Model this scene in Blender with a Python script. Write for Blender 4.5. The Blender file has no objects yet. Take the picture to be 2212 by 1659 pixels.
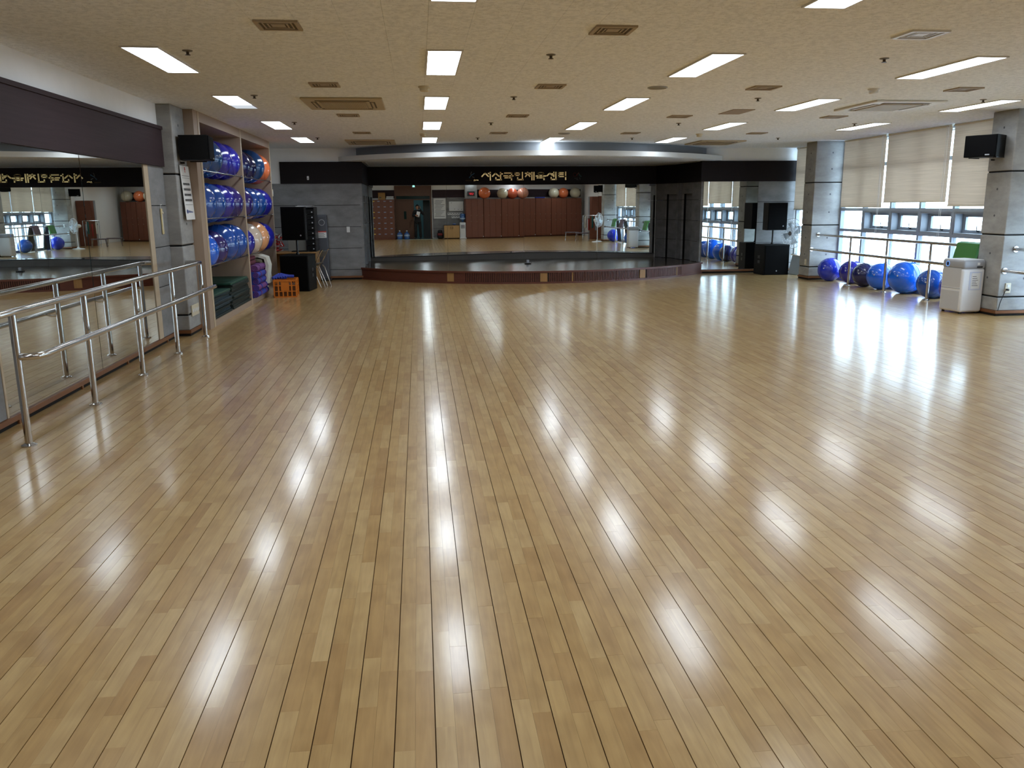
import bpy, bmesh, math, random
from mathutils import Vector, Matrix
random.seed(7)
PI = math.pi
sc = bpy.context.scene
C = sc.collection

# ------------------------------------------------------------------ camera
CAM_H = 1.584
F_PX = 1788.9
PITCH, YAW, ROLL = 0.21342556, 0.1085275, -0.00807328
def cam_axes():
    cp, sp, cy, sy = math.cos(PITCH), math.sin(PITCH), math.cos(YAW), math.sin(YAW)
    right = Vector((cy, -sy, 0)); fwd = Vector((sy*cp, cy*cp, -sp)); down = fwd.cross(right)
    cr, sr = math.cos(ROLL), math.sin(ROLL)
    return cr*right - sr*down, sr*right + cr*down, fwd
RIGHT, DOWN, FWD = cam_axes()
cam_d = bpy.data.cameras.new('camera')
cam = bpy.data.objects.new('camera', cam_d); C.objects.link(cam)
m = Matrix((( RIGHT.x, -DOWN.x, -FWD.x, 0), (RIGHT.y, -DOWN.y, -FWD.y, 0), (RIGHT.z, -DOWN.z, -FWD.z, CAM_H), (0, 0, 0, 1)))
cam.matrix_world = m
cam_d.sensor_width = 36.0; cam_d.lens = 36.0*F_PX/2212.0
cam_d.clip_start = 0.02; cam_d.clip_end = 400
sc.camera = cam
def to_px(x, y, z):
    v = Vector((x, y, z-CAM_H)); d = v.dot(FWD)
    if d < .05: return None
    return (1106+F_PX*v.dot(RIGHT)/d, 829.5+F_PX*v.dot(DOWN)/d)

# ------------------------------------------------------------------ world and exposure
w = bpy.data.worlds.new('overcast_sky'); sc.world = w; w.use_nodes = True
bg = w.node_tree.nodes['Background']
bg.inputs['Color'].default_value = (0.66, 0.83, 1.0, 1); bg.inputs['Strength'].default_value = 12.5
sc.view_settings.view_transform = 'Standard'; sc.view_settings.look = 'None'
sc.view_settings.exposure = 0.0; sc.view_settings.gamma = 1.0; sc.view_settings.use_curve_mapping = False
LAMP = 15.0            # emission of the ceiling panels
sc.cycles.use_denoising = True
sc.cycles.max_bounces = 10; sc.cycles.diffuse_bounces = 5; sc.cycles.glossy_bounces = 6; sc.cycles.transparent_max_bounces = 12
sc.cycles.caustics_reflective = False; sc.cycles.caustics_refractive = False
sc.cycles.sample_clamp_indirect = 6.0

# ------------------------------------------------------------------ materials
def lin(c):
    if isinstance(c, str):
        c = [int(c[i:i+2], 16)/255 for i in (0, 2, 4)]
        c = [v/12.92 if v <= .04045 else ((v+.055)/1.055)**2.4 for v in c]
    return (c[0], c[1], c[2], 1)
def new_mat(name):
    mt = bpy.data.materials.new(name); mt.use_nodes = True
    return mt, mt.node_tree.nodes, mt.node_tree.links, mt.node_tree.nodes['Principled BSDF']
MATS = {}
def mat(name, col, rough=.5, metal=0., spec=.5, noise=0., nscale=(8, 8, 8), bump=0., bscale=80, coat=0., emit=None, estr=0., alpha=None):
    if name in MATS: return MATS[name]
    mt, N, L, b = new_mat(name)
    c = lin(col)
    b.inputs['Base Color'].default_value = c; b.inputs['Roughness'].default_value = rough
    b.inputs['Metallic'].default_value = metal; b.inputs['Specular IOR Level'].default_value = spec
    if coat: b.inputs['Coat Weight'].default_value = coat; b.inputs['Coat Roughness'].default_value = .06
    tc = N.new('ShaderNodeNewGeometry')
    if noise:
        mp = N.new('ShaderNodeMapping'); mp.inputs['Scale'].default_value = nscale
        L.new(tc.outputs['Position'], mp.inputs['Vector'])
        nz = N.new('ShaderNodeTexNoise'); nz.inputs['Scale'].default_value = 1; nz.inputs['Detail'].default_value = 5
        L.new(mp.outputs['Vector'], nz.inputs['Vector'])
        mx = N.new('ShaderNodeMix'); mx.data_type = 'RGBA'
        mx.inputs['A'].default_value = tuple(v*(1-noise) for v in c[:3])+(1,)
        mx.inputs['B'].default_value = tuple(min(1, v*(1+noise)) for v in c[:3])+(1,)
        L.new(nz.outputs['Fac'], mx.inputs['Factor']); L.new(mx.outputs['Result'], b.inputs['Base Color'])
    if bump:
        nb = N.new('ShaderNodeTexNoise'); nb.inputs['Scale'].default_value = bscale; nb.inputs['Detail'].default_value = 3
        L.new(tc.outputs['Position'], nb.inputs['Vector'])
        bp = N.new('ShaderNodeBump'); bp.inputs['Strength'].default_value = bump; bp.inputs['Distance'].default_value = .01
        L.new(nb.outputs['Fac'], bp.inputs['Height']); L.new(bp.outputs['Normal'], b.inputs['Normal'])
    if emit is not None:
        b.inputs['Emission Color'].default_value = lin(emit); b.inputs['Emission Strength'].default_value = estr
    MATS[name] = mt
    return mt

def plank_mat(name, per_object):
    mt, N, L, b = new_mat(name)
    g = N.new('ShaderNodeNewGeometry')
    if per_object:
        oi = N.new('ShaderNodeObjectInfo'); rnd = oi.outputs['Random']
    else:
        at = N.new('ShaderNodeAttribute'); at.attribute_name = 'tone'; rnd = at.outputs['Fac']
    off = N.new('ShaderNodeVectorMath'); off.operation = 'MULTIPLY_ADD'
    cmb = N.new('ShaderNodeCombineXYZ'); L.new(rnd, cmb.inputs[0]); L.new(rnd, cmb.inputs[1]); L.new(rnd, cmb.inputs[2])
    L.new(cmb.outputs[0], off.inputs[0]); off.inputs[1].default_value = (37, 91, 53); L.new(g.outputs['Position'], off.inputs[2])
    ramp = N.new('ShaderNodeValToRGB'); r = ramp.color_ramp
    cols = [(0, 'b28f5d'), (.12, 'b99763'), (.45, 'be9e6a'), (.7, 'c1a26e'), (.9, 'c8ab79'), (1, 'b4915f')]
    r.elements[0].position = 0; r.elements[0].color = lin(cols[0][1])
    r.elements[1].position = 1; r.elements[1].color = lin(cols[-1][1])
    for p, c in cols[1:-1]:
        e = r.elements.new(p); e.color = lin(c)
    L.new(rnd, ramp.inputs['Fac'])
    mp = N.new('ShaderNodeMapping'); mp.inputs['Scale'].default_value = (60, 4, 60); L.new(off.outputs[0], mp.inputs['Vector'])
    gr = N.new('ShaderNodeTexNoise'); gr.inputs['Scale'].default_value = 1; gr.inputs['Detail'].default_value = 5; gr.inputs['Distortion'].default_value = .6
    L.new(mp.outputs['Vector'], gr.inputs['Vector'])
    mp2 = N.new('ShaderNodeMapping'); mp2.inputs['Scale'].default_value = (9, 5, 9); L.new(off.outputs[0], mp2.inputs['Vector'])
    bl = N.new('ShaderNodeTexNoise'); bl.inputs['Scale'].default_value = 1; bl.inputs['Detail'].default_value = 2; L.new(mp2.outputs['Vector'], bl.inputs['Vector'])
    m1 = N.new('ShaderNodeMix'); m1.data_type = 'RGBA'; m1.blend_type = 'MULTIPLY'; m1.inputs['Factor'].default_value = .32
    cr = N.new('ShaderNodeValToRGB'); cr.color_ramp.elements[0].position = .3; cr.color_ramp.elements[0].color = (.62, .56, .50, 1)
    cr.color_ramp.elements[1].position = .65; cr.color_ramp.elements[1].color = (1.08, 1.06, 1.03, 1)
    L.new(gr.outputs['Fac'], cr.inputs['Fac']); L.new(ramp.outputs['Color'], m1.inputs['A']); L.new(cr.outputs['Color'], m1.inputs['B'])
    m2 = N.new('ShaderNodeMix'); m2.data_type = 'RGBA'; m2.blend_type = 'MULTIPLY'; m2.inputs['Factor'].default_value = .6
    cb = N.new('ShaderNodeValToRGB'); cb.color_ramp.elements[0].position = .3; cb.color_ramp.elements[0].color = (.78, .72, .66, 1)
    cb.color_ramp.elements[1].position = .6; cb.color_ramp.elements[1].color = (1.05, 1.05, 1.05, 1)
    L.new(bl.outputs['Fac'], cb.inputs['Fac']); L.new(m1.outputs['Result'], m2.inputs['A']); L.new(cb.outputs['Color'], m2.inputs['B'])
    # knots
    vo = N.new('ShaderNodeTexVoronoi'); vo.inputs['Scale'].default_value = 1.3; L.new(off.outputs[0], vo.inputs['Vector'])
    kr = N.new('ShaderNodeValToRGB'); kr.color_ramp.elements[0].position = .0; kr.color_ramp.elements[0].color = (.42, .33, .26, 1)
    kr.color_ramp.elements[1].position = .022; kr.color_ramp.elements[1].color = (1, 1, 1, 1)
    L.new(vo.outputs['Distance'], kr.inputs['Fac'])
    m3 = N.new('ShaderNodeMix'); m3.data_type = 'RGBA'; m3.blend_type = 'MULTIPLY'; m3.inputs['Factor'].default_value = .8
    L.new(m2.outputs['Result'], m3.inputs['A']); L.new(kr.outputs['Color'], m3.inputs['B'])
    L.new(m3.outputs['Result'], b.inputs['Base Color'])
    b.inputs['Roughness'].default_value = .285; b.inputs['Specular IOR Level'].default_value = .28
    b.inputs['Coat Weight'].default_value = .7; b.inputs['Coat Roughness'].default_value = .14; b.inputs['Coat IOR'].default_value = 1.45
    return mt
M_PLANK_O = plank_mat('maple_strip', True); M_PLANK_S = plank_mat('maple_strip_field', False)

def tile_mat():
    mt, N, L, b = new_mat('fissured_ceiling_board')
    g = N.new('ShaderNodeNewGeometry')
    vo = N.new('ShaderNodeTexVoronoi'); vo.inputs['Scale'].default_value = 42; L.new(g.outputs['Position'], vo.inputs['Vector'])
    nz = N.new('ShaderNodeTexNoise'); nz.inputs['Scale'].default_value = 26; nz.inputs['Detail'].default_value = 4; L.new(g.outputs['Position'], nz.inputs['Vector'])
    r1 = N.new('ShaderNodeValToRGB'); r1.color_ramp.elements[0].position = .10; r1.color_ramp.elements[0].color = (.58, .55, .52, 1)
    r1.color_ramp.elements[1].position = .22; r1.color_ramp.elements[1].color = (1, 1, 1, 1); L.new(vo.outputs['Distance'], r1.inputs['Fac'])
    r2 = N.new('ShaderNodeValToRGB'); r2.color_ramp.elements[0].position = .35; r2.color_ramp.elements[0].color = lin('dce1e7')
    r2.color_ramp.elements[1].position = .6; r2.color_ramp.elements[1].color = lin('eff3f8'); L.new(nz.outputs['Fac'], r2.inputs['Fac'])
    mx = N.new('ShaderNodeMix'); mx.data_type = 'RGBA'; mx.blend_type = 'MULTIPLY'; mx.inputs['Factor'].default_value = .8
    L.new(r2.outputs['Color'], mx.inputs['A']); L.new(r1.outputs['Color'], mx.inputs['B']); L.new(mx.outputs['Result'], b.inputs['Base Color'])
    b.inputs['Roughness'].default_value = .9; b.inputs['Specular IOR Level'].default_value = .2
    return mt
M_TILE = tile_mat()

def concrete(name, col, rough=.75):
    mt, N, L, b = new_mat(name); c = lin(col)
    g = N.new('ShaderNodeNewGeometry')
    n1 = N.new('ShaderNodeTexNoise'); n1.inputs['Scale'].default_value = 3.0; n1.inputs['Detail'].default_value = 8; n1.inputs['Roughness'].default_value = .65
    mp = N.new('ShaderNodeMapping'); mp.inputs['Scale'].default_value = (.8, .8, 1.8); L.new(g.outputs['Position'], mp.inputs['Vector']); L.new(mp.outputs['Vector'], n1.inputs['Vector'])
    r = N.new('ShaderNodeValToRGB'); r.color_ramp.elements[0].position = .3; r.color_ramp.elements[0].color = tuple(v*.72 for v in c[:3])+(1,)
    r.color_ramp.elements[1].position = .7; r.color_ramp.elements[1].color = tuple(min(1, v*1.2) for v in c[:3])+(1,)
    L.new(n1.outputs['Fac'], r.inputs['Fac']); L.new(r.outputs['Color'], b.inputs['Base Color'])
    b.inputs['Roughness'].default_value = rough
    nb = N.new('ShaderNodeTexNoise'); nb.inputs['Scale'].default_value = 60; nb.inputs['Detail'].default_value = 4; L.new(g.outputs['Position'], nb.inputs['Vector'])
    bp = N.new('ShaderNodeBump'); bp.inputs['Strength'].default_value = .15; bp.inputs['Distance'].default_value = .004; L.new(nb.outputs['Fac'], bp.inputs['Height']); L.new(bp.outputs['Normal'], b.inputs['Normal'])
    return mt
M_CONC = concrete('exposed_concrete', '9a9a98'); M_CONCB = concrete('board_marked_concrete', '7f7f80')

def blind_mat():
    mt, N, L, b = new_mat('roller_blind_fabric'); N.remove(b)
    out = N['Material Output']
    g = N.new('ShaderNodeNewGeometry'); mp = N.new('ShaderNodeMapping'); mp.inputs['Scale'].default_value = (1.2, 1.2, 260); L.new(g.outputs['Position'], mp.inputs['Vector'])
    nz = N.new('ShaderNodeTexNoise'); nz.inputs['Scale'].default_value = 1; nz.inputs['Detail'].default_value = 2; L.new(mp.outputs['Vector'], nz.inputs['Vector'])
    r = N.new('ShaderNodeValToRGB'); r.color_ramp.elements[0].position = .3; r.color_ramp.elements[0].color = lin('c0b4a6'); r.color_ramp.elements[1].position = .7; r.color_ramp.elements[1].color = lin('dccfc1')
    L.new(nz.outputs['Fac'], r.inputs['Fac'])
    d = N.new('ShaderNodeBsdfDiffuse'); t = N.new('ShaderNodeBsdfTranslucent'); mx = N.new('ShaderNodeMixShader'); mx.inputs['Fac'].default_value = .42
    L.new(r.outputs['Color'], d.inputs['Color']); L.new(r.outputs['Color'], t.inputs['Color']); L.new(d.outputs[0], mx.inputs[1]); L.new(t.outputs[0], mx.inputs[2]); L.new(mx.outputs[0], out.inputs['Surface'])
    return mt
M_BLIND = blind_mat()
def glass_mat():
    mt, N, L, b = new_mat('window_glass'); N.remove(b); out = N['Material Output']
    t = N.new('ShaderNodeBsdfTransparent'); t.inputs['Color'].default_value = (.93, .97, .98, 1)
    gl = N.new('ShaderNodeBsdfGlossy'); gl.inputs['Roughness'].default_value = .02
    mx = N.new('ShaderNodeMixShader'); mx.inputs['Fac'].default_value = .05; L.new(t.outputs[0], mx.inputs[1]); L.new(gl.outputs[0], mx.inputs[2]); L.new(mx.outputs[0], out.inputs['Surface'])
    return mt
M_GLASS = glass_mat()
def lamp_mat(name, col, s):
    mt, N, L, b = new_mat(name); N.remove(b); e = N.new('ShaderNodeEmission'); e.inputs['Color'].default_value = lin(col); e.inputs['Strength'].default_value = s
    L.new(e.outputs[0], N['Material Output'].inputs['Surface']); mt.cycles.emission_sampling = 'FRONT'; return mt
M_LAMP = lamp_mat('lit_diffuser', (.82, .91, 1.0), LAMP)
M_LAMP_DIM = lamp_mat('dim_diffuser', (.86, .93, 1.0), .75)
M_MIRROR = mat('mirror_silver', (.62, .65, .63), .004, 1.0)
M_MIRROR_L = mat('mirror_silver_side', (.80, .83, .82), .006, 1.0)
M_STEEL = mat('polished_steel', (.58, .57, .56), .16, 1.0)
M_WHITE = mat('white_paint_wall', 'eceded', .8, noise=.04)
M_BAND = mat('purple_brown_laminate', '34262a', .7, spec=.25, noise=.35, nscale=(1.5, 1.5, 60))
M_BANDF = mat('dark_header_laminate', '161012', .6, spec=.2, noise=.3, nscale=(1.5, 1.5, 60))
M_BLACK = mat('black_textured_paint', '08090a', .6, spec=.2, bump=.2, bscale=220)
M_GRILLE = mat('black_grille_cloth', '050506', .85, spec=.1, bump=.3, bscale=400)
M_BLACKP = mat('black_plastic', '121214', .35)
M_WOODTRIM = mat('brown_wood_trim', '7a4f30', .4, noise=.25, nscale=(8, 8, 40))
M_DARK = mat('dark_gap', '0b0a09', .9)
M_SHELF = mat('beige_laminate', 'a08c7a', .55, noise=.06, nscale=(4, 4, 1))
M_SHELFEDGE = mat('beige_edge_band', 'b9a88f', .5, noise=.05)
M_ALU = mat('grey_aluminium_frame', '9099a4', .45, noise=.03)
M_WPLAST = mat('white_plastic', 'd9dadb', .4, noise=.02)
M_GPLAST = mat('grey_plastic', '9da0a6', .4, noise=.02)
M_CREAM = mat('cream_plastic', 'cfc6ae', .45, noise=.03)
M_GOLD = mat('polished_brass', (.78, .60, .28), .16, 1.0)
M_STAGER = mat('red_brown_stage_veneer', '5a2f22', .4, noise=.2, nscale=(6, 6, 30))
M_STAGET = mat('dark_stage_floor', '4a413a', .15, noise=.25, nscale=(1.2, 9, 1), spec=.6)
M_OAK = mat('pale_oak', '9a7446', .45, noise=.2, nscale=(30, 30, 3))
M_LOCKER = mat('red_brown_locker', '74422e', .5, noise=.1, nscale=(3, 3, 20))
M_PAPER = mat('white_paper', 'dfe0e0', .8, noise=.02)
M_INK = mat('printed_ink', '4a4c50', .8)
M_INKB = mat('blue_ink', '3b4d86', .8); M_INKR = mat('red_ink', 'b8473f', .8)

# ------------------------------------------------------------------ mesh builder
class MB:
    def __init__(s): s.v = []; s.f = []
    def add(s, vs, fs):
        o = len(s.v); s.v += [tuple(p) for p in vs]; s.f += [tuple(i+o for i in f) for f in fs]; return s
    def box(s, x0, y0, z0, x1, y1, z1):
        return s.add([(x0,y0,z0),(x1,y0,z0),(x1,y1,z0),(x0,y1,z0),(x0,y0,z1),(x1,y0,z1),(x1,y1,z1),(x0,y1,z1)],
                     [(0,3,2,1),(4,5,6,7),(0,1,5,4),(1,2,6,5),(2,3,7,6),(3,0,4,7)])
    def cbox(s, c, d, rz=0, rx=0, ry=0):
        R = Matrix.Rotation(rz, 3, 'Z') @ Matrix.Rotation(ry, 3, 'Y') @ Matrix.Rotation(rx, 3, 'X'); c = Vector(c)
        p = [c + R @ Vector((sx*d[0]/2, sy*d[1]/2, sz*d[2]/2)) for sz in (-1,1) for sx, sy in ((-1,-1),(1,-1),(1,1),(-1,1))]
        return s.add(p, [(0,3,2,1),(4,5,6,7),(0,1,5,4),(1,2,6,5),(2,3,7,6),(3,0,4,7)])
    def bm(s, bm):
        bm.verts.ensure_lookup_table(); bm.verts.index_update()
        r = s.add([v.co[:] for v in bm.verts], [[v.index for v in f.verts] for f in bm.faces]); bm.free(); return r
    def rbox(s, c, d, r=.02, seg=3, rz=0, rx=0, ry=0):
        b = bmesh.new(); bmesh.ops.create_cube(b, size=1)
        bmesh.ops.scale(b, vec=d, verts=b.verts)
        bmesh.ops.bevel(b, geom=list(b.edges), offset=min(r, min(d)*.49), segments=seg, profile=.5, affect='EDGES')
        R = Matrix.Translation(c) @ Matrix.Rotation(rz, 4, 'Z') @ Matrix.Rotation(ry, 4, 'Y') @ Matrix.Rotation(rx, 4, 'X')
        bmesh.ops.transform(b, matrix=R, verts=b.verts); return s.bm(b)
    def tube(s, pts, r, n=12, caps=True):
        pts = [Vector(p) for p in pts]; rs = r if isinstance(r, (list, tuple)) else [r]*len(pts)
        vs = []; up = None
        for i, p in enumerate(pts):
            t = (pts[min(i+1, len(pts)-1)]-pts[max(i-1, 0)]).normalized()
            if up is None:
                up = Vector((0,0,1)) if abs(t.z) < .9 else Vector((1,0,0))
            a = (up - t*up.dot(t)).normalized(); b = t.cross(a); up = a
            for k in range(n):
                q = 2*PI*k/n; vs.append(p + rs[i]*(math.cos(q)*a + math.sin(q)*b))
        fs = []
        for i in range(len(pts)-1):
            for k in range(n):
                k2 = (k+1) % n; fs.append((i*n+k, i*n+k2, (i+1)*n+k2, (i+1)*n+k))
        if caps: fs += [tuple(range(n-1, -1, -1)), tuple((len(pts)-1)*n+k for k in range(n))]
        return s.add(vs, fs)
    def lathe(s, prof, n=24, o=(0,0,0), M=None):
        vs = []; o = Vector(o)
        for r, z in prof:
            for k in range(n):
                q = 2*PI*k/n; p = Vector((max(r, 1e-4)*math.cos(q), max(r, 1e-4)*math.sin(q), z)); p = (M @ p) if M else p; vs.append(o+p)
        fs = []
        for i in range(len(prof)-1):
            for k in range(n):
                k2 = (k+1) % n; fs.append((i*n+k, i*n+k2, (i+1)*n+k2, (i+1)*n+k))
        fs += [tuple(range(n-1, -1, -1)), tuple((len(prof)-1)*n+k for k in range(n))]
        return s.add(vs, fs)
    def sphere(s, c, r, n=32, m=20, sc3=(1,1,1)):
        prof = [(r*math.sin(PI*i/m), -r*math.cos(PI*i/m)) for i in range(m+1)]
        return s.lathe(prof, n, c, Matrix.Diagonal(sc3))
    def prism(s, poly, z0, z1):
        n = len(poly)
        vs = [(x, y, z0) for x, y in poly]+[(x, y, z1) for x, y in poly]
        return s.add(vs, [tuple(range(n-1, -1, -1)), tuple(range(n, 2*n))]+[(i, (i+1) % n, n+(i+1) % n, n+i) for i in range(n)])
    def prism_y(s, poly, y0, y1):            # polygon in x,z extruded along y
        n = len(poly)
        vs = [(x, y0, z) for x, z in poly]+[(x, y1, z) for x, z in poly]
        return s.add(vs, [tuple(range(n)), tuple(range(2*n-1, n-1, -1))]+[(i, n+i, n+(i+1) % n, (i+1) % n) for i in range(n)])
    def wallstrip(s, pts, t, z0, z1):        # plan polyline with thickness t to its left
        L = []
        for i, p in enumerate(pts):
            p = Vector(p); n = Vector((0, 0)); 
            if i > 0: d = (p-Vector(pts[i-1])).normalized(); n += Vector((-d.y, d.x))
            if i < len(pts)-1: d = (Vector(pts[i+1])-p).normalized(); n += Vector((-d.y, d.x))
            n.normalize(); L.append((p.x+n.x*t, p.y+n.y*t))
        for i in range(len(pts)-1):
            a, b, c, d = pts[i], pts[i+1], L[i+1], L[i]
            s.add([(a[0],a[1],z0),(b[0],b[1],z0),(c[0],c[1],z0),(d[0],d[1],z0),(a[0],a[1],z1),(b[0],b[1],z1),(c[0],c[1],z1),(d[0],d[1],z1)],
                  [(0,3,2,1),(4,5,6,7),(0,1,5,4),(1,2,6,5),(2,3,7,6),(3,0,4,7)])
        return s
    def build(s, name, m, parent=None, loc=None, smooth=False):
        me = bpy.data.meshes.new(name); me.from_pydata(s.v, [], s.f); me.update()
        b = bmesh.new(); b.from_mesh(me); bmesh.ops.recalc_face_normals(b, faces=b.faces); b.to_mesh(me); b.free()
        if smooth:
            me.polygons.foreach_set('use_smooth', [True]*len(me.polygons)); me.set_sharp_from_angle(angle=math.radians(40))
        me.materials.append(m)
        return link(name, me, parent, loc)
def link(name, data, parent=None, loc=None):
    o = bpy.data.objects.new(name, data); C.objects.link(o)
    if parent: o.parent = parent
    if loc: o.location = loc
    return o
def tag(o, label, cat, group=None):
    o['label'] = label; o['category'] = cat
    if group: o['group'] = group
    return o
def thing(name, label, cat, loc=(0,0,0), rz=0, group=None):
    o = link(name, None, None, loc); o.rotation_euler = (0,0,rz); return tag(o, label, cat, group)
def struct(o, label=None): 
    o['kind'] = 'structure'
    if label: o['label'] = label
    return o
def dup(root, loc, rz=0, label=None):
    r = root.copy(); C.objects.link(r); r.location = loc; r.rotation_euler = (0,0,rz)
    if label: r['label'] = label
    for ch in list(root.children):
        c = ch.copy(); C.objects.link(c); c.parent = r
        for g in ch.children:
            d = g.copy(); C.objects.link(d); d.parent = c
    return r
B = MB
ORD = ['first','second','third','fourth','fifth','sixth','seventh','eighth','ninth','tenth','eleventh','twelfth','thirteenth','fourteenth','fifteenth','sixteenth','seventeenth','eighteenth']

# ------------------------------------------------------------------ key dimensions
CEIL = 2.784
XL, XA, XR = -3.06, -3.42, 8.75      # left wall, shelf alcove back, outer face of window line
YF, YM = 18.6, 20.7                  # far wall, stage mirror
BT, BB = 2.505, 2.055                # header band top and bottom
SC, SR = (2.58, 21.82), 5.02         # stage arc centre and radius
def arc(R, y, n=40):
    a = math.acos((SC[1]-y)/R)
    return [(SC[0]+R*math.sin(-a+2*a*i/n), SC[1]-R*math.cos(-a+2*a*i/n)) for i in range(n+1)]

# ------------------------------------------------------------------ floor
def inframe(x, y, z, mg=0):
    p = to_px(x, y, z); return p and -mg < p[0] < 2212+mg and -mg < p[1] < 1659+mg
fl = struct(B().box(-3.5, -3.4, -.12, 9.4, 21.0, -.009).build('floor', mat('subfloor_dark', '4a3320', .9, spec=.1)), 'strip wood gymnasium floor')
BW, X0 = .1236, .003
strips = []
k0 = int((-3.45-X0)/BW)-1; k1 = int((9.35-X0)/BW)+1
for k in range(k0, k1):
    for h in (0, 1):
        xa = X0+k*BW+h*BW/2; xb = xa+BW/2
        xa += .0017 if h == 0 else .0002; xb -= .0017 if h == 1 else .0002
        ymax = 18.62
        y = -3.3-random.random()*.5
        while y < ymax:
            ln = random.choice((.3, .36, .44, .5, .58, .59, .59)); ye = min(y+ln, ymax)
            q_ = .0008 if y > 8.5 else 0.0
            if xa > -3.45 and xb < 9.35 and ye-y > .02: strips.append((xa-(q_ if h == 0 else 0), y+.0002, xb+(q_ if h == 1 else 0), ye-.0003))
            y = ye
cand = []
for i, (a, b, c, d) in enumerate(strips):
    if inframe((a+c)/2, (b+d)/2, 0): cand.append((math.hypot((a+c)/2, (b+d)/2), i))
cand.sort(); near = set(i for _, i in cand[:300])
unit = B().box(-.5, -.5, -.008, .5, .5, 0)
um = None
vs, fs, tn = [], [], []
for i, (a, b, c, d) in enumerate(strips):
    if i in near:
        if um is None:
            o = unit.build('plank', M_PLANK_O, fl); um = o.data
        else: o = link('plank', um, fl)
        o.location = ((a+c)/2, (b+d)/2, 0); o.scale = (c-a, d-b, 1); o.rotation_euler = (random.gauss(0, .0006), random.gauss(0, .0012), 0)
    else:
        n = len(vs); tx = random.gauss(0, .0006)*(d-b)/2; ty = random.gauss(0, .0012)*(c-a)/2
        vs += [(a,b,-.008),(c,b,-.008),(c,d,-.008),(a,d,-.008),(a,b,-tx-ty),(c,b,-tx+ty),(c,d,tx+ty),(a,d,tx-ty)]
        fs += [(n+4,n+5,n+6,n+7),(n,n+1,n+5,n+4),(n+1,n+2,n+6,n+5),(n+2,n+3,n+7,n+6),(n+3,n,n+4,n+7)]
        tn += [random.random()]*5
me = bpy.data.meshes.new('plank_field'); me.from_pydata(vs, [], fs); me.update()
at = me.attributes.new('tone', 'FLOAT', 'FACE'); at.data.foreach_set('value', tn)
me.materials.append(M_PLANK_S); o = link('plank_field', me, fl); o['kind'] = 'stuff'

# ------------------------------------------------------------------ ceiling
ce = struct(B().box(-3.5, -3.4, CEIL+.008, 9.4, 18.75, CEIL+.15).build('ceiling', mat('ceiling_backing', '6a5f52', .9)), 'beige mineral board ceiling')
PX_, PY_, TX0 = .29025, .5749, .102
tiles = []
for i in range(-13, 33):
    xa = TX0+i*PX_
    for j in range(-14, 35):
        ya = 4.711-.5749+j*PY_+(PY_/2 if i % 2 else 0)
        if xa > -3.49 and xa+PX_ < 9.39 and ya > -3.4 and ya < 18.7: tiles.append((xa, ya, xa+PX_, min(ya+PY_, 18.74)))
cand = sorted((math.hypot((a+c)/2, (b+d)/2), i) for i, (a, b, c, d) in enumerate(tiles) if inframe((a+c)/2, (b+d)/2, CEIL, 60))
near = set(i for _, i in cand[:300])
tm = None; rest = B()
for i, (a, b, c, d) in enumerate(tiles):
    if i in near:
        if tm is None:
            o = B().box(-PX_/2+.0007, -PY_/2+.0007, 0, PX_/2-.0007, PY_/2-.0007, .008).build('ceiling_tile', M_TILE, ce); tm = o.data
        else: o = link('ceiling_tile', tm, ce)
        o.location = ((a+c)/2, (b+d)/2, CEIL)
    else: rest.box(a+.0007, b+.0007, CEIL, c-.0007, d-.0007, CEIL+.008)
o = rest.build('ceiling_tile_field', M_TILE, ce); o['kind'] = 'stuff'

# ------------------------------------------------------------------ ground outside
struct(B().box(9.2, -40, -4.2, 90, 70, -4).build('ground_outside', mat('pale_paving', 'b9bcc0', .9, noise=.1)), 'pale ground outside the windows')

# ------------------------------------------------------------------ left wall
wl = struct(B().box(XL-.3, -1.6, 0, XL, 10.68, CEIL).build('wall_left', M_WHITE), 'white plaster wall above the side mirror')
B().box(XL, 10.09, .078, XL+.012, 10.675, BB).box(XL, 4.2, .078, XL+.012, 6.24, BB).build('joint_backing', M_DARK, wl)['kind'] = 'stuff'
for k, (z0, z1) in enumerate(((.08, .66), (.67, 1.12), (1.13, 1.60), (1.61, BB))):
    B().box(XL, 10.10, z0, XL+.022, 10.67, z1).build('concrete_panel', M_CONCB, wl)
    B().box(XL, 4.2, z0, XL+.022, 6.24, z1).build('concrete_panel', M_CONCB, wl)
t1 = struct(B().box(XL, 3.0, BB+.004, XL+.05, 10.66, BT-.02).build('trim_1', M_BAND), 'purple brown header band over the side mirror')
B().box(XL, 3.0, BT-.02, XL+.065, 10.66, BT+.018).build('top_cap', M_BAND, t1)
bl = struct(B().box(XL, 3.0, .035, XL+.035, 10.66, .075).build('baseboard_left', M_WOODTRIM), 'brown wooden skirting under the side mirror')
B().box(XL, 3.0, .0, XL+.015, 10.66, .035).build('shadow_gap', M_DARK, bl)
for y in (5.2, 6.4, 7.6, 8.8, 10.2): B().box(XL, y, 0, XL+.03, y+.03, .035).build('support_block', M_WOODTRIM, bl)
sm = thing('wall_mirror', 'large wall mirror behind the left steel ballet rail', 'mirror')
for y0, y1, e in ((6.28, 8.15, .0), (8.153, 9.93, .0025)):
    B().add([(XL+.004, y0, .078), (XL+.004, y1, .078), (XL+.004, y1, BB), (XL+.004, y0, BB), (XL+.016+e, y0, .078), (XL+.016, y1, .078), (XL+.016, y1, BB), (XL+.016+e, y0, BB)],
        [(0,3,2,1),(4,5,6,7),(0,1,5,4),(1,2,6,5),(2,3,7,6),(3,0,4,7)]).build('mirror_panel', M_MIRROR_L, sm)
B().box(XL+.003, 9.935, .078, XL+.024, 10.09, BB).build('frame_strip', M_SHELFEDGE, sm)
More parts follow.
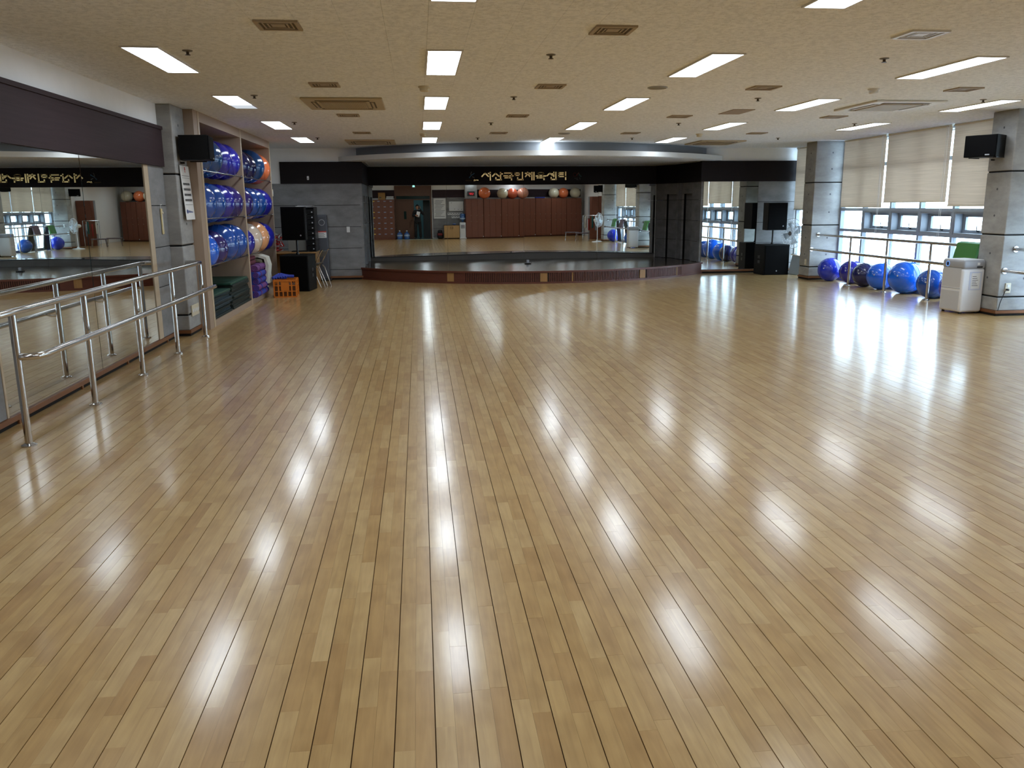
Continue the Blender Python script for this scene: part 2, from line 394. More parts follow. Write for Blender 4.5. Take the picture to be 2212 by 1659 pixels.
B().box(XL+.003, 6.25, .078, XL+.024, 6.278, BB).build('frame_strip', M_SHELFEDGE, sm)

# alcove wall behind the shelf
struct(B().box(XA-.2, 10.68, 0, XA, 18.8, CEIL).build('wall_left', M_WHITE))

# ------------------------------------------------------------------ concrete columns
HOLE = mat('tie_hole_shadow', '55565a', .9)
def column(x0, y0, x1, y1, label, faces):
    t = thing('concrete_column', label, 'column', ((x0+x1)/2, (y0+y1)/2, 0))
    hx, hy = (x1-x0)/2, (y1-y0)/2
    for z0, z1 in ((.075, .255), (.275, 1.11), (1.13, 1.965), (1.985, CEIL)):
        B().rbox((0, 0, (z0+z1)/2), (2*hx, 2*hy, z1-z0), .012, 2).build('column_segment', M_CONC, t)
    g = B().box(-hx+.015, -hy+.015, 0.03, hx-.015, hy-.015, CEIL).build('joint_core', M_DARK, t)
    B().box(-hx-.012, -hy-.012, .035, hx+.012, hy+.012, .075).build('skirting', M_WOODTRIM, t)
    B().box(-hx, -hy, .0, hx, hy, .035).build('shadow_gap', M_DARK, t)
    for f in faces:
        for z in (.52, .86, 1.38, 1.74, 2.24, 2.56):
            if f == 'y-': p0, p1 = (0, -hy-.001, z), (0, -hy+.02, z)
            elif f == 'x-': p0, p1 = (-hx-.001, .0, z), (-hx+.02, .0, z)
            elif f == 'x+': p0, p1 = (hx+.001, .0, z), (hx-.02, .0, z)
            else: p0, p1 = (0, hy+.001, z), (0, hy-.02, z)
            B().tube([p0, p1], .016, 12).build('tie_hole', HOLE, t)
    return t
column(-3.44, 10.68, -2.89, 11.22, 'grey concrete column between the side mirror and the ball shelf', ('x+',))
column(8.03, 16.56, 8.74, 17.02, 'grey concrete column at the far end of the windows, beside the stage', ('y-', 'x-'))
column(8.0, 10.75, 8.74, 11.25, 'grey concrete column carrying a speaker, right of the air purifier', ('y-', 'x-', 'y+'))
column(8.0, 4.95, 8.74, 5.45, 'grey concrete column seen in the stage mirror beside the brown lockers', ('y+', 'x-'))

# ------------------------------------------------------------------ far wall and stage recess
KINK = [(5.92, 20.72), (6.22, 19.85), (6.36, 18.6)]
wf = struct(B().box(XA, YF+.02, 0, -1.22, YF+.22, CEIL).box(6.38, YF+.02, 0, XR, YF+.22, CEIL)
            .box(-1.5, YM+.03, 0, 6.4, YM+.2, CEIL).build('wall_far', M_WHITE), 'far wall around the stage recess')
B().box(XA, YF+.014, .06, -1.205, YF+.022, BB).box(7.70, YF+.014, .06, 8.58, YF+.022, BB).build('joint_backing', M_DARK, wf)['kind'] = 'stuff'
for z0, z1 in ((.075, .215), (.225, .675), (.685, 1.135), (1.145, 1.595), (1.605, BB)):
    B().box(XA, YF, z0, -1.2, YF+.02, z1).build('concrete_panel', M_CONCB, wf)
    B().box(7.70, YF, z0, 8.58, YF+.02, z1).build('concrete_panel', M_CONCB, wf)
# side walls of the recess, with two shallow door niches each side
wr = struct(B().wallstrip([(6.09, 20.78), (6.39, 19.9), (6.53, 18.63)], .06, .25, CEIL).build('wall_stage_right', M_DARK))
def seg_panels(a, b, nichef, par, flip=1):
    a, b = Vector(a), Vector(b); L_ = (b-a).length; d = (b-a)/L_; n = Vector((-d.y, d.x))*flip
    def P(u, off): q = a+d*u+n*off; return (q.x, q.y)
    n0, n1 = nichef
    lv = (.26, .72, 1.19, 1.66, BB+.01)
    for i in range(4):
        z0, z1 = lv[i]+.004, lv[i+1]-.004
        for u0, u1, off, zz0, zz1 in ((0, n0, 0, z0, z1), (n1, L_, 0, z0, z1), (n0, n1, .10, z0, min(z1, 1.80)), (n0, n1, 0, 1.80, z1)):
            if zz1-zz0 < .02 or u1-u0 < .02: continue
            q = [P(u0+.002, off), P(u1-.002, off), P(u1-.002, off+.05), P(u0+.002, off+.05)]
            B().prism(q, zz0, zz1).build('concrete_panel', M_CONCB, par)
seg_panels((6.36, 18.6), (6.22, 19.85), (.48, 1.02), wr, -1)
seg_panels((6.22, 19.85), (5.92, 20.72), (.06, .52), wr, -1)
wq = struct(B().box(-1.5, 18.63, .25, -1.36, 20.75, CEIL).build('wall_stage_left', M_DARK))
seg_panels((-1.2, 18.6), (-1.2, 19.85), (.4, .95), wq, 1)
seg_panels((-1.2, 19.85), (-1.2, 20.72), (.2, .7), wq, 1)
# header band
t2 = struct(B().wallstrip([(-2.9, 18.6), (-1.2, 18.6), (-1.2, 20.7), (5.92, 20.7), (6.22, 19.85), (6.36, 18.6), (8.58, 18.6)], -.035, BB, BT).build('trim_2', M_BANDF), 'dark header band around the stage')
struct(B().wallstrip([(-1.2, 18.66), (-1.2, 20.7), (5.92, 20.7), (6.22, 19.85), (6.34, 18.66)], -.09, BT-.015, BT+.03).build('trim_3', mat('pale_cornice', '9a9a96', .7)), 'thin pale cornice above the dark band')
# baseboards of far wall
bf = struct(B().box(XA, YF-.03, .04, -1.2, YF, .08).box(6.36, YF-.03, .04, 8.55, YF, .08).build('baseboard_far', M_WOODTRIM), 'brown skirting of the far wall')
B().box(XA, YF-.012, 0, -1.2, YF, .04).box(6.36, YF-.012, 0, 8.55, YF, .04).build('shadow_gap', M_DARK, bf)
# canopy above stage
cn = arc(SR, 18.62)
can = struct(B().prism(arc(SR+.30, 18.62)+[(6.4, 20.75), (-1.25, 20.75)], BT+.008, BT+.105).build('ceiling_canopy', mat('canopy_white', 'cfcfcc', .6)), 'curved white canopy over the stage')
B().prism(cn+[(6.3, 20.75), (-1.2, 20.75)], BT+.105, CEIL+.1).build('canopy_neck', mat('canopy_neck_grey', '8b9096', .7), can)
B().prism(arc(SR+.22, 18.6)+[(6.35, 20.7), (-1.2, 20.7)], BT+.002, BT+.008).build('canopy_soffit', M_TILE, can)

# stage
SH = .255
st = struct(B().prism(arc(SR-.02, 18.62)+[(6.36, 18.62), (6.22, 19.85), (5.92, 20.74), (-1.2, 20.74), (-1.2, 18.62)], .0, SH-.02).build('stage', M_DARK), 'low curved stage with dark glossy top')
def clip_arc(y, R=SR+.0):
    return [p for p in arc(R, 18.62, 60)]
bounds = [16.6, 18.9, 20.74]
top_poly = arc(SR+.005, 18.62, 60)
B().prism(top_poly+[(6.48, 18.64), (6.48, 19.3), (-1.3, 19.3), (-1.3, 18.64)], SH-.02, SH).build('stage_board', M_STAGET, st)
B().prism([(-1.3, 19.306), (6.48, 19.306), (6.4, 19.9), (6.1, 20.74), (-1.3, 20.74)], SH-.02, SH).build('stage_board', M_STAGET, st)
def arc_band(R0, R1, a0, a1, z0, z1, n=24):
    q = [(SC[0]+R0*math.sin(a0+(a1-a0)*i/n), SC[1]-R0*math.cos(a0+(a1-a0)*i/n)) for i in range(n+1)]
    q += [(SC[0]+R1*math.sin(a1-(a1-a0)*i/n), SC[1]-R1*math.cos(a1-(a1-a0)*i/n)) for i in range(n+1)]
    return B().prism(q, z0, z1)
AM = math.acos((SC[1]-18.6)/SR)
arc_band(SR-.02, SR+.03, -AM, AM, SH-.035, SH+.002, 60).build('nosing', M_STAGER, st, smooth=True)
arc_band(SR-.02, SR+.02, -AM, AM, 0.0, .035, 60).build('foot_rail', M_STAGER, st, smooth=True)
def ang(x): return math.asin((x-SC[0])/SR)
arc_band(SR-.03, SR+.004, -AM, ang(.9), .035, SH-.035).build('fascia_panel', M_STAGER, st, smooth=True)
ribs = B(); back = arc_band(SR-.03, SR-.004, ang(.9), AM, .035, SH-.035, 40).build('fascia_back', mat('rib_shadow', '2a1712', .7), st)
a = ang(.9)
blocks = [.62, 2.5, 4.68]
while a < ang(5.75):
    x = SC[0]+SR*math.sin(a)
    if not any(abs(x-b_) < .095 for b_ in blocks):
        q = [(SC[0]+R*math.sin(aa), SC[1]-R*math.cos(aa)) for R, aa in ((SR-.01, a), (SR+.008, a), (SR+.008, a+.0042), (SR-.01, a+.0042))]
        ribs.prism(q, .035, SH-.035)
    a += .0074
o = ribs.build('rib_panel', M_STAGER, st); o['kind'] = 'stuff'
arc_band(SR-.03, SR+.004, ang(5.75), AM, .035, SH-.035).build('fascia_panel', M_STAGER, st, smooth=True)
for b_ in blocks: arc_band(SR-.02, SR+.014, ang(b_)-.0145, ang(b_)+.0145, .04, SH-.04, 4).build('vent_block', M_OAK, st)
for b_ in (3.1, 5.6): arc_band(SR-.02, SR+.011, ang(b_)-.0025, ang(b_)+.0025, .036, SH-.036, 1).build('divider_strip', M_OAK, st)
s_ = thing('floor_socket', 'small dark floor socket standing near the middle of the stage', 'socket', (2.45, 18.95, SH))
B().rbox((0, 0, .012), (.14, .12, .024), .008).build('base_plate', M_BLACKP, s_); B().rbox((0, 0, .055), (.06, .05, .07), .012).build('flip_lid', M_GPLAST, s_)

# stage mirror: four sheets that hang a hair out of true
mir = thing('stage_mirror', 'wide mirror of four sheets along the back of the stage', 'mirror')
edges = [(-1.19, .348), (.69, .375), (2.58, .42), (4.44, .40), (5.90, .35)]
for i, (tau, yaw) in enumerate(((-.00154, .0), (-.00150, .0), (-.0009, .0004), (-.0004, -.0008))):
    xa, za = edges[i]; xb, zb = edges[i+1]; xa += .002; xb -= .002
    Y = lambda x, z: YM-.01-(z-.35)*tau-(x-xa)*yaw
    p = [(xa, za), (xb, zb), (xb, BB+.02), (xa, BB+.02)]
    B().add([(x, Y(x, z), z) for x, z in p]+[(x, YM+.02, z) for x, z in p], [(0,1,2,3),(7,6,5,4),(0,4,5,1),(1,5,6,2),(2,6,7,3),(3,7,4,0)]).build('mirror_panel', M_MIRROR, mir)
    B().add([(xa, YM-.014, SH), (xb, YM-.014, SH), (xb, YM-.014, zb-.016), (xa, YM-.014, za-.016), (xa, YM+.02, SH), (xb, YM+.02, SH), (xb, YM+.02, zb-.016), (xa, YM+.02, za-.016)], [(0,1,2,3),(7,6,5,4),(0,4,5,1),(1,5,6,2),(2,6,7,3),(3,7,4,0)]).build('kick_panel', mat('grey_brown_kick', '5d5751', .45, noise=.1), st)
    B().add([(x, YM-.022, z+d) for x, z in p[:2] for d in (-.016, .005)]+[(x, YM+.02, z+d) for x, z in p[:2] for d in (-.016, .005)],
            [(0,2,3,1),(4,5,7,6),(0,1,5,4),(2,6,7,3),(1,3,7,5),(0,4,6,2)]).build('bottom_channel', M_BLACKP, mir)
mr = thing('wall_mirror', 'narrow wall mirror reflecting the windows, right of the stage', 'mirror')
B().box(6.41, YF-.012, .088, 7.05, YF+.015, BB-.002).build('mirror_panel', M_MIRROR, mr)
B().box(7.053, YF-.0125, .088, 7.69, YF+.015, BB-.002).build('mirror_panel', M_MIRROR, mr)

# ------------------------------------------------------------------ windows on the right
def window(n, y0, y1, mull, awn, label):
    x0, x1 = 8.62, 8.71
    t = struct(link('window_%d' % n, None, None, (0, 0, 0)), label)
    for z0, z1 in ((0, .09), (1.0, 1.05), (1.405, 1.465), (2.24, 2.30), (CEIL-.05, CEIL)):
        B().box(x0, y0, z0, x1, y1, z1).build('transom', M_ALU, t)
    ms = [y0+.02]+list(mull)+[y1-.02]
    for y in ms:
        B().box(x0+.002, y-.028, .09, x1-.002, y+.028, CEIL-.05).build('mullion', M_ALU, t)
    for y in mull:
        if y+.30 < y1-.1:
            B().box(x1+.10, y+.28, .09, x1+.13, y+.31, 1.0).build('outer_bar', M_ALU, t)
            B().box(x1+.10, y+.28, 1.465, x1+.13, y+.31, 2.24).build('outer_bar', M_ALU, t)
    for i in range(len(ms)-1):
        a, b = ms[i]+.028, ms[i+1]-.028
        if b-a < .05: continue
        for z0, z1 in ((.09, 1.0), (1.05, 1.405), (1.465, 2.24), (2.30, CEIL-.05)):
            if z0 == 1.05 and (ms[i], ms[i+1]) in awn: continue
            B().box(8.66, a, z0, 8.668, b, z1).build('pane', M_GLASS, t)
    for ya, yb in awn:
        a, b = ya+.028, yb-.028
        s = B()
        s.box(x0+.01, a, 1.05, x1+.13, a+.03, 1.405).box(x0+.01, b-.03, 1.05, x1+.13, b, 1.405)
        s.box(x0+.01, a+.03, 1.05, x1+.13, b-.03, 1.075).box(x0+.01, a+.03, 1.38, x1+.13, b-.03, 1.405)
        sash = s.build('awning_box', M_ALU, t)
        s = B(); X0_, X1_ = x1+.06, x1+.10
        s.box(X0_, a+.03, 1.075, X1_, a+.10, 1.38).box(X0_, b-.10, 1.075, X1_, b-.03, 1.38).box(X0_, a+.10, 1.075, X1_, b-.10, 1.125).box(X0_, a+.10, 1.33, X1_, b-.10, 1.38)
        s.build('sash_frame', M_ALU, sash)
        B().box(X0_+.01, a+.10, 1.125, X0_+.016, b-.10, 1.33).build('pane', M_GLASS, sash)
        ym = (a+b)/2
        B().box(X0_-.02, ym-.02, 1.10, X0_, ym+.02, 1.125).tube([(X0_-.025, ym, 1.115), (X0_-.03, ym+.01, 1.12), (X0_-.03, ym+.012, 1.20)], .007, 8).build('handle', M_BLACKP, sash)
    return t
mA = [15.65, 14.70, 13.78, 12.85, 11.92]
window(1, 11.25, 16.56, mA[::-1], [(14.70, 15.65), (13.78, 14.70), (12.85, 13.78), (11.92, 12.85)], 'tall aluminium window between the two columns behind the blue balls')
mB = [9.85, 8.92, 7.99, 7.06, 6.13]
window(2, 5.45, 10.75, mB[::-1], [(8.92, 9.85), (7.99, 8.92), (7.06, 7.99), (6.13, 7.06)], 'tall aluminium window nearer the camera than the speaker column')
window(3, 17.02, 18.62, [17.8], [], 'aluminium window strip between the far column and the far wall')
struct(B().box(8.74, -3.4, 0, 8.95, 4.95, CEIL).build('wall_right', M_WHITE), 'plain right wall behind the camera')
def blind(y0, y1, zb, label):
    t = thing('roller_blind', label, 'blind', (8.52, (y0+y1)/2, zb)); h = (y1-y0)/2
    n = 20; vs = []; fs = []
    H = CEIL-.02-zb
    for i in range(n+1):
        y = -h+2*h*i/n; dx = .004*math.sin(i*1.3)
        vs += [(dx, y, .012), (dx*.2, y, H), (dx+.003, y, .012), (dx*.2+.003, y, H)]
    for i in range(n):
        a = 4*i; b_ = 4*(i+1)
        fs += [(a, b_, b_+1, a+1), (a+2, a+3, b_+3, b_+2), (a, a+2, b_+2, b_), (a+1, b_+1, b_+3, a+3)]
    B().add(vs, fs).build('fabric', M_BLIND, t, smooth=True)
    B().box(-.008, -h, 0, .012, h, .016).build('hem_bar', M_CREAM, t)
    B().tube([(-.0, -h, H), (0, h, H)], .018, 12).build('roller_tube', M_CREAM, t)
    B().tube([(-.03, -h+.05, H), (-.03, -h+.05, -.55)], .003, 6).tube([(-.03, -h+.09, H), (-.03, -h+.09, -.55)], .003, 6).build('pull_cord', M_WPLAST, t)
blind(14.84, 16.36, 1.475, 'beige roller blind nearest the far column, farthest of the three')
blind(12.93, 14.78, 1.565, 'wide beige roller blind in the middle, hanging shortest of the three')
blind(11.27, 12.87, 1.50, 'beige roller blind next to the speaker column, behind the wall speaker')
blind(9.0, 10.6, 1.48, 'beige roller blind on the camera side of the speaker column, seen in the mirrors')
blind(7.2, 8.94, 1.48, 'beige roller blind in the middle of the nearer window, seen in the left mirror')
blind(5.5, 7.14, 1.48, 'beige roller blind nearest the camera, at the end of the nearer window')
blind(17.05, 18.5, 1.42, 'narrow strip of beige blind between the far column and the far wall')

# ------------------------------------------------------------------ wall behind the camera
wb = struct(B().box(-3.4, -1.15, 0, -1.16, -1.0, CEIL).box(.66, -1.15, 0, 2.3, -1.0, CEIL).box(-1.16, -1.15, 2.1, .66, -1.0, CEIL)
            .build('wall_back', M_WHITE), 'wall with the entrance door behind the camera')
B().box(.70, -1.0, .05, 2.3, -.99, 2.0).build('joint_backing', M_DARK, wb)
for z0, z1 in ((.05, .50), (.51, .96), (.97, 1.42), (1.43, 2.0)):
    B().box(.70, -1.0, z0, 2.3, -.98, z1).build('concrete_panel', M_CONCB, wb)
struct(B().box(-3.4, -1.0, 2.01, -1.16, -.97, 2.39).box(.70, -1.0, 2.01, 2.3, -.97, 2.39).build('trim_4', M_BAND), 'dark band on the wall behind the camera')
BWP = [(2.3, -1.0), (2.9, -1.05), (5.2, -2.0), (8.75, -3.36)]
struct(B().wallstrip(BWP[::-1], .12, 0, CEIL).build('wall_back', M_WHITE), 'slanting white wall behind the brown lockers')
struct(B().wallstrip([(8.6, -3.24), (5.2, -1.94), (2.9, -.99)], .03, 2.01, 2.39).build('trim_5', M_BAND), 'dark band above the brown lockers')
# entrance
DOORW = mat('brown_door_veneer', '5c3b26', .45, noise=.15, nscale=(20, 20, 2)); TEAL = mat('teal_corridor_paint', '7fb0b8', .7, noise=.04)
struct(B().box(-1.16, -3.2, 0, -1.1, -1.15, 2.4).box(.6, -3.2, 0, .66, -1.15, 2.4).box(-1.1, -3.25, 0, .6, -3.2, 2.4).box(-1.1, -3.2, 2.35, .6, -1.15, 2.4).build('wall_corridor', TEAL), 'pale teal corridor seen through the open door')
struct(B().box(-1.1, -3.2, -.02, .6, -.97, .006).build('floor_corridor', mat('corridor_lino', '6f7d7e', .3)))
cl = thing('ceiling_light', 'added square lamp brightening the corridor beyond the entrance door', 'ceiling light', (-.1, -2.2, 2.35)); B().box(-.3, -.3, -.02, .3, .3, 0).build('frame', M_WPLAST, cl); B().box(-.26, -.26, -.026, .26, .26, -.02).build('diffuser', lamp_mat('added_corridor_diffuser', (.9, .97, 1.0), 2.5), cl)  # lamp added to lift the dark corridor behind the door
d1 = struct(link('door_1', None, None, (0, 0, 0)), 'brown double door with one leaf open')
B().box(-1.16, -1.16, 0, -1.08, -.96, 2.1).box(.58, -1.16, 0, .66, -.96, 2.1).box(-1.08, -1.16, 1.90, .58, -.96, 1.95).build('door_frame', DOORW, d1)
B().box(-1.16, -1.0, 2.1, .66, -.93, 2.60).build('over_panel', DOORW, d1)
B().box(-1.08, -1.07, 1.95, .58, -1.05, 2.1).build('transom_pane', mat('dark_green_glass', '12302e', .15), d1)
lf = B().box(-1.08, -1.08, .01, -.22, -1.03, 1.90).build('door_leaf', DOORW, d1)
B().box(-.72, -1.028, .98, -.60, -1.02, 1.36).build('vision_panel', mat('dark_green_glass', '12302e', .15), lf)
B().tube([(-.30, -1.03, .94), (-.30, -.98, .94), (-.40, -.975, .94)], .012, 10).build('handle', M_STEEL, lf)
B().box(.24, -1.95, .01, .58, -1.90, 1.90).build('door_leaf', mat('grey_door_leaf', '4c4f50', .5), d1)
ex = thing('exit_sign', 'green lit exit sign above the entrance door', 'sign', (-.20, -.90, 2.50))
B().box(-.09, -.03, 0, .09, .03, .13).build('sign_case', M_GPLAST, ex)
B().box(-.05, .03, .03, .05, .034, .11).build('lit_face', mat('exit_green', (.2, .9, .75), .5, emit=(.35, 1, .85), estr=2.2), ex)
dm = tag(B().box(-1.08, -.96, .0, .92, -.16, .012).build('door_mat', mat('dark_green_mat', '2c3a36', .9, noise=.2, nscale=(90, 90, 90), bump=.4, bscale=300)), 'dark green mat in front of the entrance door', 'mat')
tag(B().box(-1.10, -.155, 0, .92, -.115, .014).build('threshold_strip', mat('pale_metal_strip', 'b5b9a4', .4)), 'pale threshold strip along the entrance mat', 'strip')

# ------------------------------------------------------------------ ceiling lights
LX = [-2.074+2.3215*c for c in range(5)]; LY = [4.711+2.8745*r for r in range(5)]
ROWN = {4: 'row nearest the stage', 3: 'second row from the stage', 2: 'third row from the stage', 1: 'fourth row from the stage', 0: 'row at the top edge of the picture', -1: 'row above the camera', -2: 'row behind the camera'}
COLN = ['leftmost column', 'second column from the left', 'middle column', 'second column from the right', 'rightmost column']
class Quad(MB):                # a lamp sheet: one face looking down (normals kept as given)
    def build(s, name, m, parent=None, loc=None, smooth=False):
        me = bpy.data.meshes.new(name); me.from_pydata(s.v, [], s.f); me.update(); me.materials.append(m); return link(name, me, parent, loc)
def down_quad(x0, y0, x1, y1, z): return Quad().add([(x0,y0,z),(x0,y1,z),(x1,y1,z),(x1,y0,z)], [(0,1,2,3)])
first = None; LW, LL = .2635, 1.2252
M_LFRAME = mat('lamp_frame_white', 'cfcfcf', .5)
for r in range(-2, 5):
    for c in range(5):
        if (c == 4 and r in (4,)) : continue
        y = 4.711+2.8745*r
        if r == -2 and y < -.9 and c < 2: continue
        lb = 'white LED panel, %s, %s' % (COLN[c], ROWN[r])
        if first is None or (c, r) == (0, 2):
            t = thing('ceiling_light', lb, 'ceiling light', (LX[c], y, CEIL), 0, 'LED panels in a grid on the ceiling')
            s = B(); e = .014
            s.box(-LW/2-e, -LL/2-e, -.012, -LW/2, LL/2+e, .0).box(LW/2, -LL/2-e, -.012, LW/2+e, LL/2+e, .0).box(-LW/2, -LL/2-e, -.012, LW/2, -LL/2, 0).box(-LW/2, LL/2, -.012, LW/2, LL/2+e, 0)
            s.build('frame', M_LFRAME, t)
            if (c, r) == (0, 2):
                down_quad(-LW/2, -LL/2, LW/2, LL/2-.36, -.008).build('diffuser', M_LAMP, t)
                down_quad(-LW/2, LL/2-.36, LW/2, LL/2, -.008).build('unlit_diffuser_end', M_LAMP_DIM, t)
                t['label'] = 'white LED panel with one dim end, %s, %s' % (COLN[c], ROWN[r])
            else:
                down_quad(-LW/2, -LL/2, LW/2, LL/2, -.008).build('diffuser', M_LAMP, t)
                first = t
        else: dup(first, (LX[c], y, CEIL), 0, lb)

# ------------------------------------------------------------------ ceiling fixtures
M_VENT = mat('vent_beige', 'a3947f', .6, noise=.04); M_VENTD = mat('vent_inside', '5e5448', .8)
def vent(x, y, label, white=False):
    t = thing('ceiling_vent', label, 'vent', (x, y, CEIL), 0, 'square air vents between the ceiling lights'); h = .145; fm = M_WPLAST if white else M_VENT
    s = B()
    for a, b in ((h, h-.028),):
        s.box(-a, -a, -.014, -b, a, 0).box(b, -a, -.014, a, a, 0).box(-b, -a, -.014, b, -b, 0).box(-b, b, -.014, b, a, 0)
    s.build('frame', fm, t)
    B().box(-h+.028, -h+.028, -.003, h-.028, h-.028, 0).build('throat', M_VENTD, t)
    s = B()
    for a in (.098, .068):
        b = a-.010; s.box(-a, -a, -.010, -b, a, -.003).box(b, -a, -.010, a, a, -.003).box(-b, -a, -.010, b, -b, -.003).box(-b, b, -.010, b, a, -.003)
    s.build('cone_rings', fm, t); B().box(-.045, -.045, -.009, .045, .045, -.003).build('centre_plate', fm, t)
VC = ['left lane', 'second lane from the left', 'third lane from the left', 'right lane']
VR = ['front row near the picture top', 'second row', 'third row', 'row nearest the stage']
for i, x in enumerate((-.90, 1.40, 3.70, 5.98)):
    for j, y in enumerate((6.11, 8.95, 11.87, 14.65)):
        wh = (i, j) == (2, 0)
        if (i, j) == (3, 0): continue
        vent(x, y, 'square %s ceiling vent, %s, %s' % ('white-framed' if wh else 'beige', VC[i], VR[j]), wh)
def cassette(x, y, label, m_):
    t = thing('ceiling_air_conditioner', label, 'air conditioner', (x, y, CEIL)); hx, hy = .46, .54
    B().rbox((0, 0, -.012), (2*hx, 2*hy, .024), .01, 2).build('face_panel', m_, t)
    for sx, sy, dx, dy in ((0, .40, .30, .03), (0, -.40, .30, .03), (.335, 0, .022, .30), (-.335, 0, .022, .30)):
        f = B().box(sx-dx-.01, sy-dy-.008, -.026, sx+dx+.01, sy+dy+.008, -.022).build('outlet_slot', M_VENTD, t)
        B().cbox((sx, sy, -.029), (2*dx-.02, 2*dy-.012, .006), 0, .12 if dx > dy else 0, .12 if dy > dx else 0).build('louvre', m_, f)
    g = B().box(-.27, -.33, -.030, .27, .33, -.024).build('intake_grille', M_VENT, t)
    s = B()
    for k in range(26): s.box(-.26+.02*k, -.32, -.036, -.252+.02*k, .32, -.03)
    s.build('grille_slats', m_, g)
M_ACB = mat('ac_beige', 'b5a588', .5); M_ACW = mat('ac_white', 'd8d6d0', .45)
cassette(-.83, 10.52, 'beige ceiling air conditioner left of the middle light column, mid room', M_ACB)
cassette(6.0, 10.48, 'white ceiling air conditioner near the windows, mid room', M_ACW)
cassette(-.86, 16.72, 'beige ceiling air conditioner at the far left, close to the stage', M_ACB)
cassette(6.0, 16.85, 'ceiling air conditioner at the far right, close to the stage', M_ACB)
tag(B().rbox((4.30, 11.28, CEIL-.004), (.30, .57, .008), .002, 1).build('access_panel', mat('access_panel_brown', '9a8a7c', .8, noise=.05)), 'plain darker access panel in the ceiling, right of the third light row', 'panel')
def sprinkler(x, y, label):
    t = thing('sprinkler', label, 'sprinkler', (x, y, CEIL), 0, 'sprinkler heads in the ceiling')
    B().lathe([(.04, 0), (.038, -.006), (.02, -.010)], 16).build('escutcheon', mat('sprinkler_grey', '6e665c', .5), t)
    B().lathe([(.012, -.008), (.012, -.028), (.022, -.032), (.022, -.035)], 12).build('head', mat('sprinkler_brass', '4a3f34', .4, 0.6), t)
SPX = [(-1.76, 'beside the leftmost lights'), (1.12, 'left of the middle lights'), (4.01, 'right of the middle lights'), (6.85, 'beside the rightmost lights')]
for x, xn in SPX:
    for j, y in enumerate((7.13, 9.85, 12.9, 15.75)):
        if x == 6.85 and j == 0: continue
        sprinkler(x, y, 'small sprinkler head %s, %s from the stage' % (xn, ('fourth', 'third', 'second', 'first')[j]))
def detector(x, y, label, m_):
    t = thing('smoke_detector', label, 'detector', (x, y, CEIL), 0, 'smoke detectors in the ceiling')
    B().lathe([(.062, 0), (.062, -.014), (.056, -.018)], 24).build('base', m_, t, smooth=True); B().lathe([(.05, -.018), (.048, -.044), (.036, -.052), (.01, -.053)], 24).build('sensor_head', m_, t, smooth=True)
detector(.10, 9.05, 'round smoke detector between two lights of the second column from the left, mid room', M_CREAM)
detector(.12, 14.88, 'round smoke detector near the stage, in the second light column from the left', M_CREAM)
detector(4.97, 9.0, 'round white smoke detector in the second light column from the right, mid room', M_WPLAST)
detector(5.0, 14.85, 'round smoke detector near the stage, in the second light column from the right', M_CREAM)
def ceil_speaker(x, y, label):
    t = thing('ceiling_speaker', label, 'speaker', (x, y, CEIL))
    B().lathe([(.105, 0), (.105, -.008), (.098, -.012)], 28).build('rim', M_GPLAST, t); B().lathe([(.096, -.008), (.09, -.014), (.01, -.016)], 28).build('grille', mat('ceiling_speaker_mesh', '8a857a', .7, bump=.5, bscale=500), t)
ceil_speaker(2.555, 9.0, 'round grey ceiling speaker between two lights of the middle column, mid room')
ceil_speaker(2.55, 14.75, 'round ceiling speaker in the middle light column, near the stage')

# ------------------------------------------------------------------ ballet rails
def post_thing(t, x, y, zt, side):
    p = B().tube([(x, y, .012), (x, y, zt)], .024, 16).build('post', M_STEEL, t, smooth=True)
    B().lathe([(.05, 0), (.05, .008), (.036, .014), (.028, .02)], 20, (x, y, 0)).build('foot_flange', M_STEEL, p, smooth=True)
rl = thing('ballet_rail', 'double steel ballet rail on posts in front of the left wall mirror', 'rail')
for y in (5.77, 6.97, 8.19, 9.39, 10.61): post_thing(rl, -2.69, y, .895, 1)
zU, zL, xU, xW = .915, .615, -2.69, -2.555
B().tube([(XL+.02, 5.52, zU), (xU-.08, 5.52, zU), (xU-.025, 5.545, zU), (xU, 5.60, zU)]+[(xU, y, zU) for y in (6, 7, 8, 9, 10.4, 10.62)]+[(xU-.02, 10.70, zU), (xU-.09, 10.73, zU), (-2.885, 10.73, zU)], .024, 16).build('upper_bar', M_STEEL, rl, smooth=True)
B().tube([(xU+.02, 5.77, zL), (xU+.06, 5.77, zL), (xW-.02, 5.80, zL), (xW, 5.87, zL)]+[(xW, y, zL) for y in (6.5, 7.5, 8.5, 9.5, 10.5, 10.72)], .024, 16).build('lower_bar', M_STEEL, rl, smooth=True)
for y in (6.97, 8.19, 9.39, 10.61): B().tube([(xU+.015, y, zL-.02), (xU+.07, y, zL-.022), (xW-.01, y+.02, zL-.012)], .011, 10).build('bracket', M_STEEL, rl, smooth=True)
def win_rail(y0, y1, posts, label):
    t = thing('ballet_rail', label, 'rail')
    xu, xl = 8.19, 8.06
    for y in posts: post_thing(t, xu, y, .905, -1)
    B().tube([(xu, y0, .925), (xu, y1, .925)], .024, 16).build('upper_bar', M_STEEL, t, smooth=True)
    B().tube([(xl, y0, .63), (xl, y1, .63)], .024, 16).build('lower_bar', M_STEEL, t, smooth=True)
    for y, d in ((y0, 1), (y1, -1)):
        for x, z in ((xu, .925), (xl, .63)): B().tube([(x, y+.001*d, z), (x, y+.014*d, z)], .042, 18).build('wall_flange', M_STEEL, t, smooth=True)
    for y in posts: B().tube([(xu-.015, y, .61), (xl+.01, y, .618)], .011, 10).build('bracket', M_STEEL, t, smooth=True)
win_rail(11.25, 16.56, (15.21, 13.95, 12.67), 'double steel ballet rail in front of the blue balls at the windows')
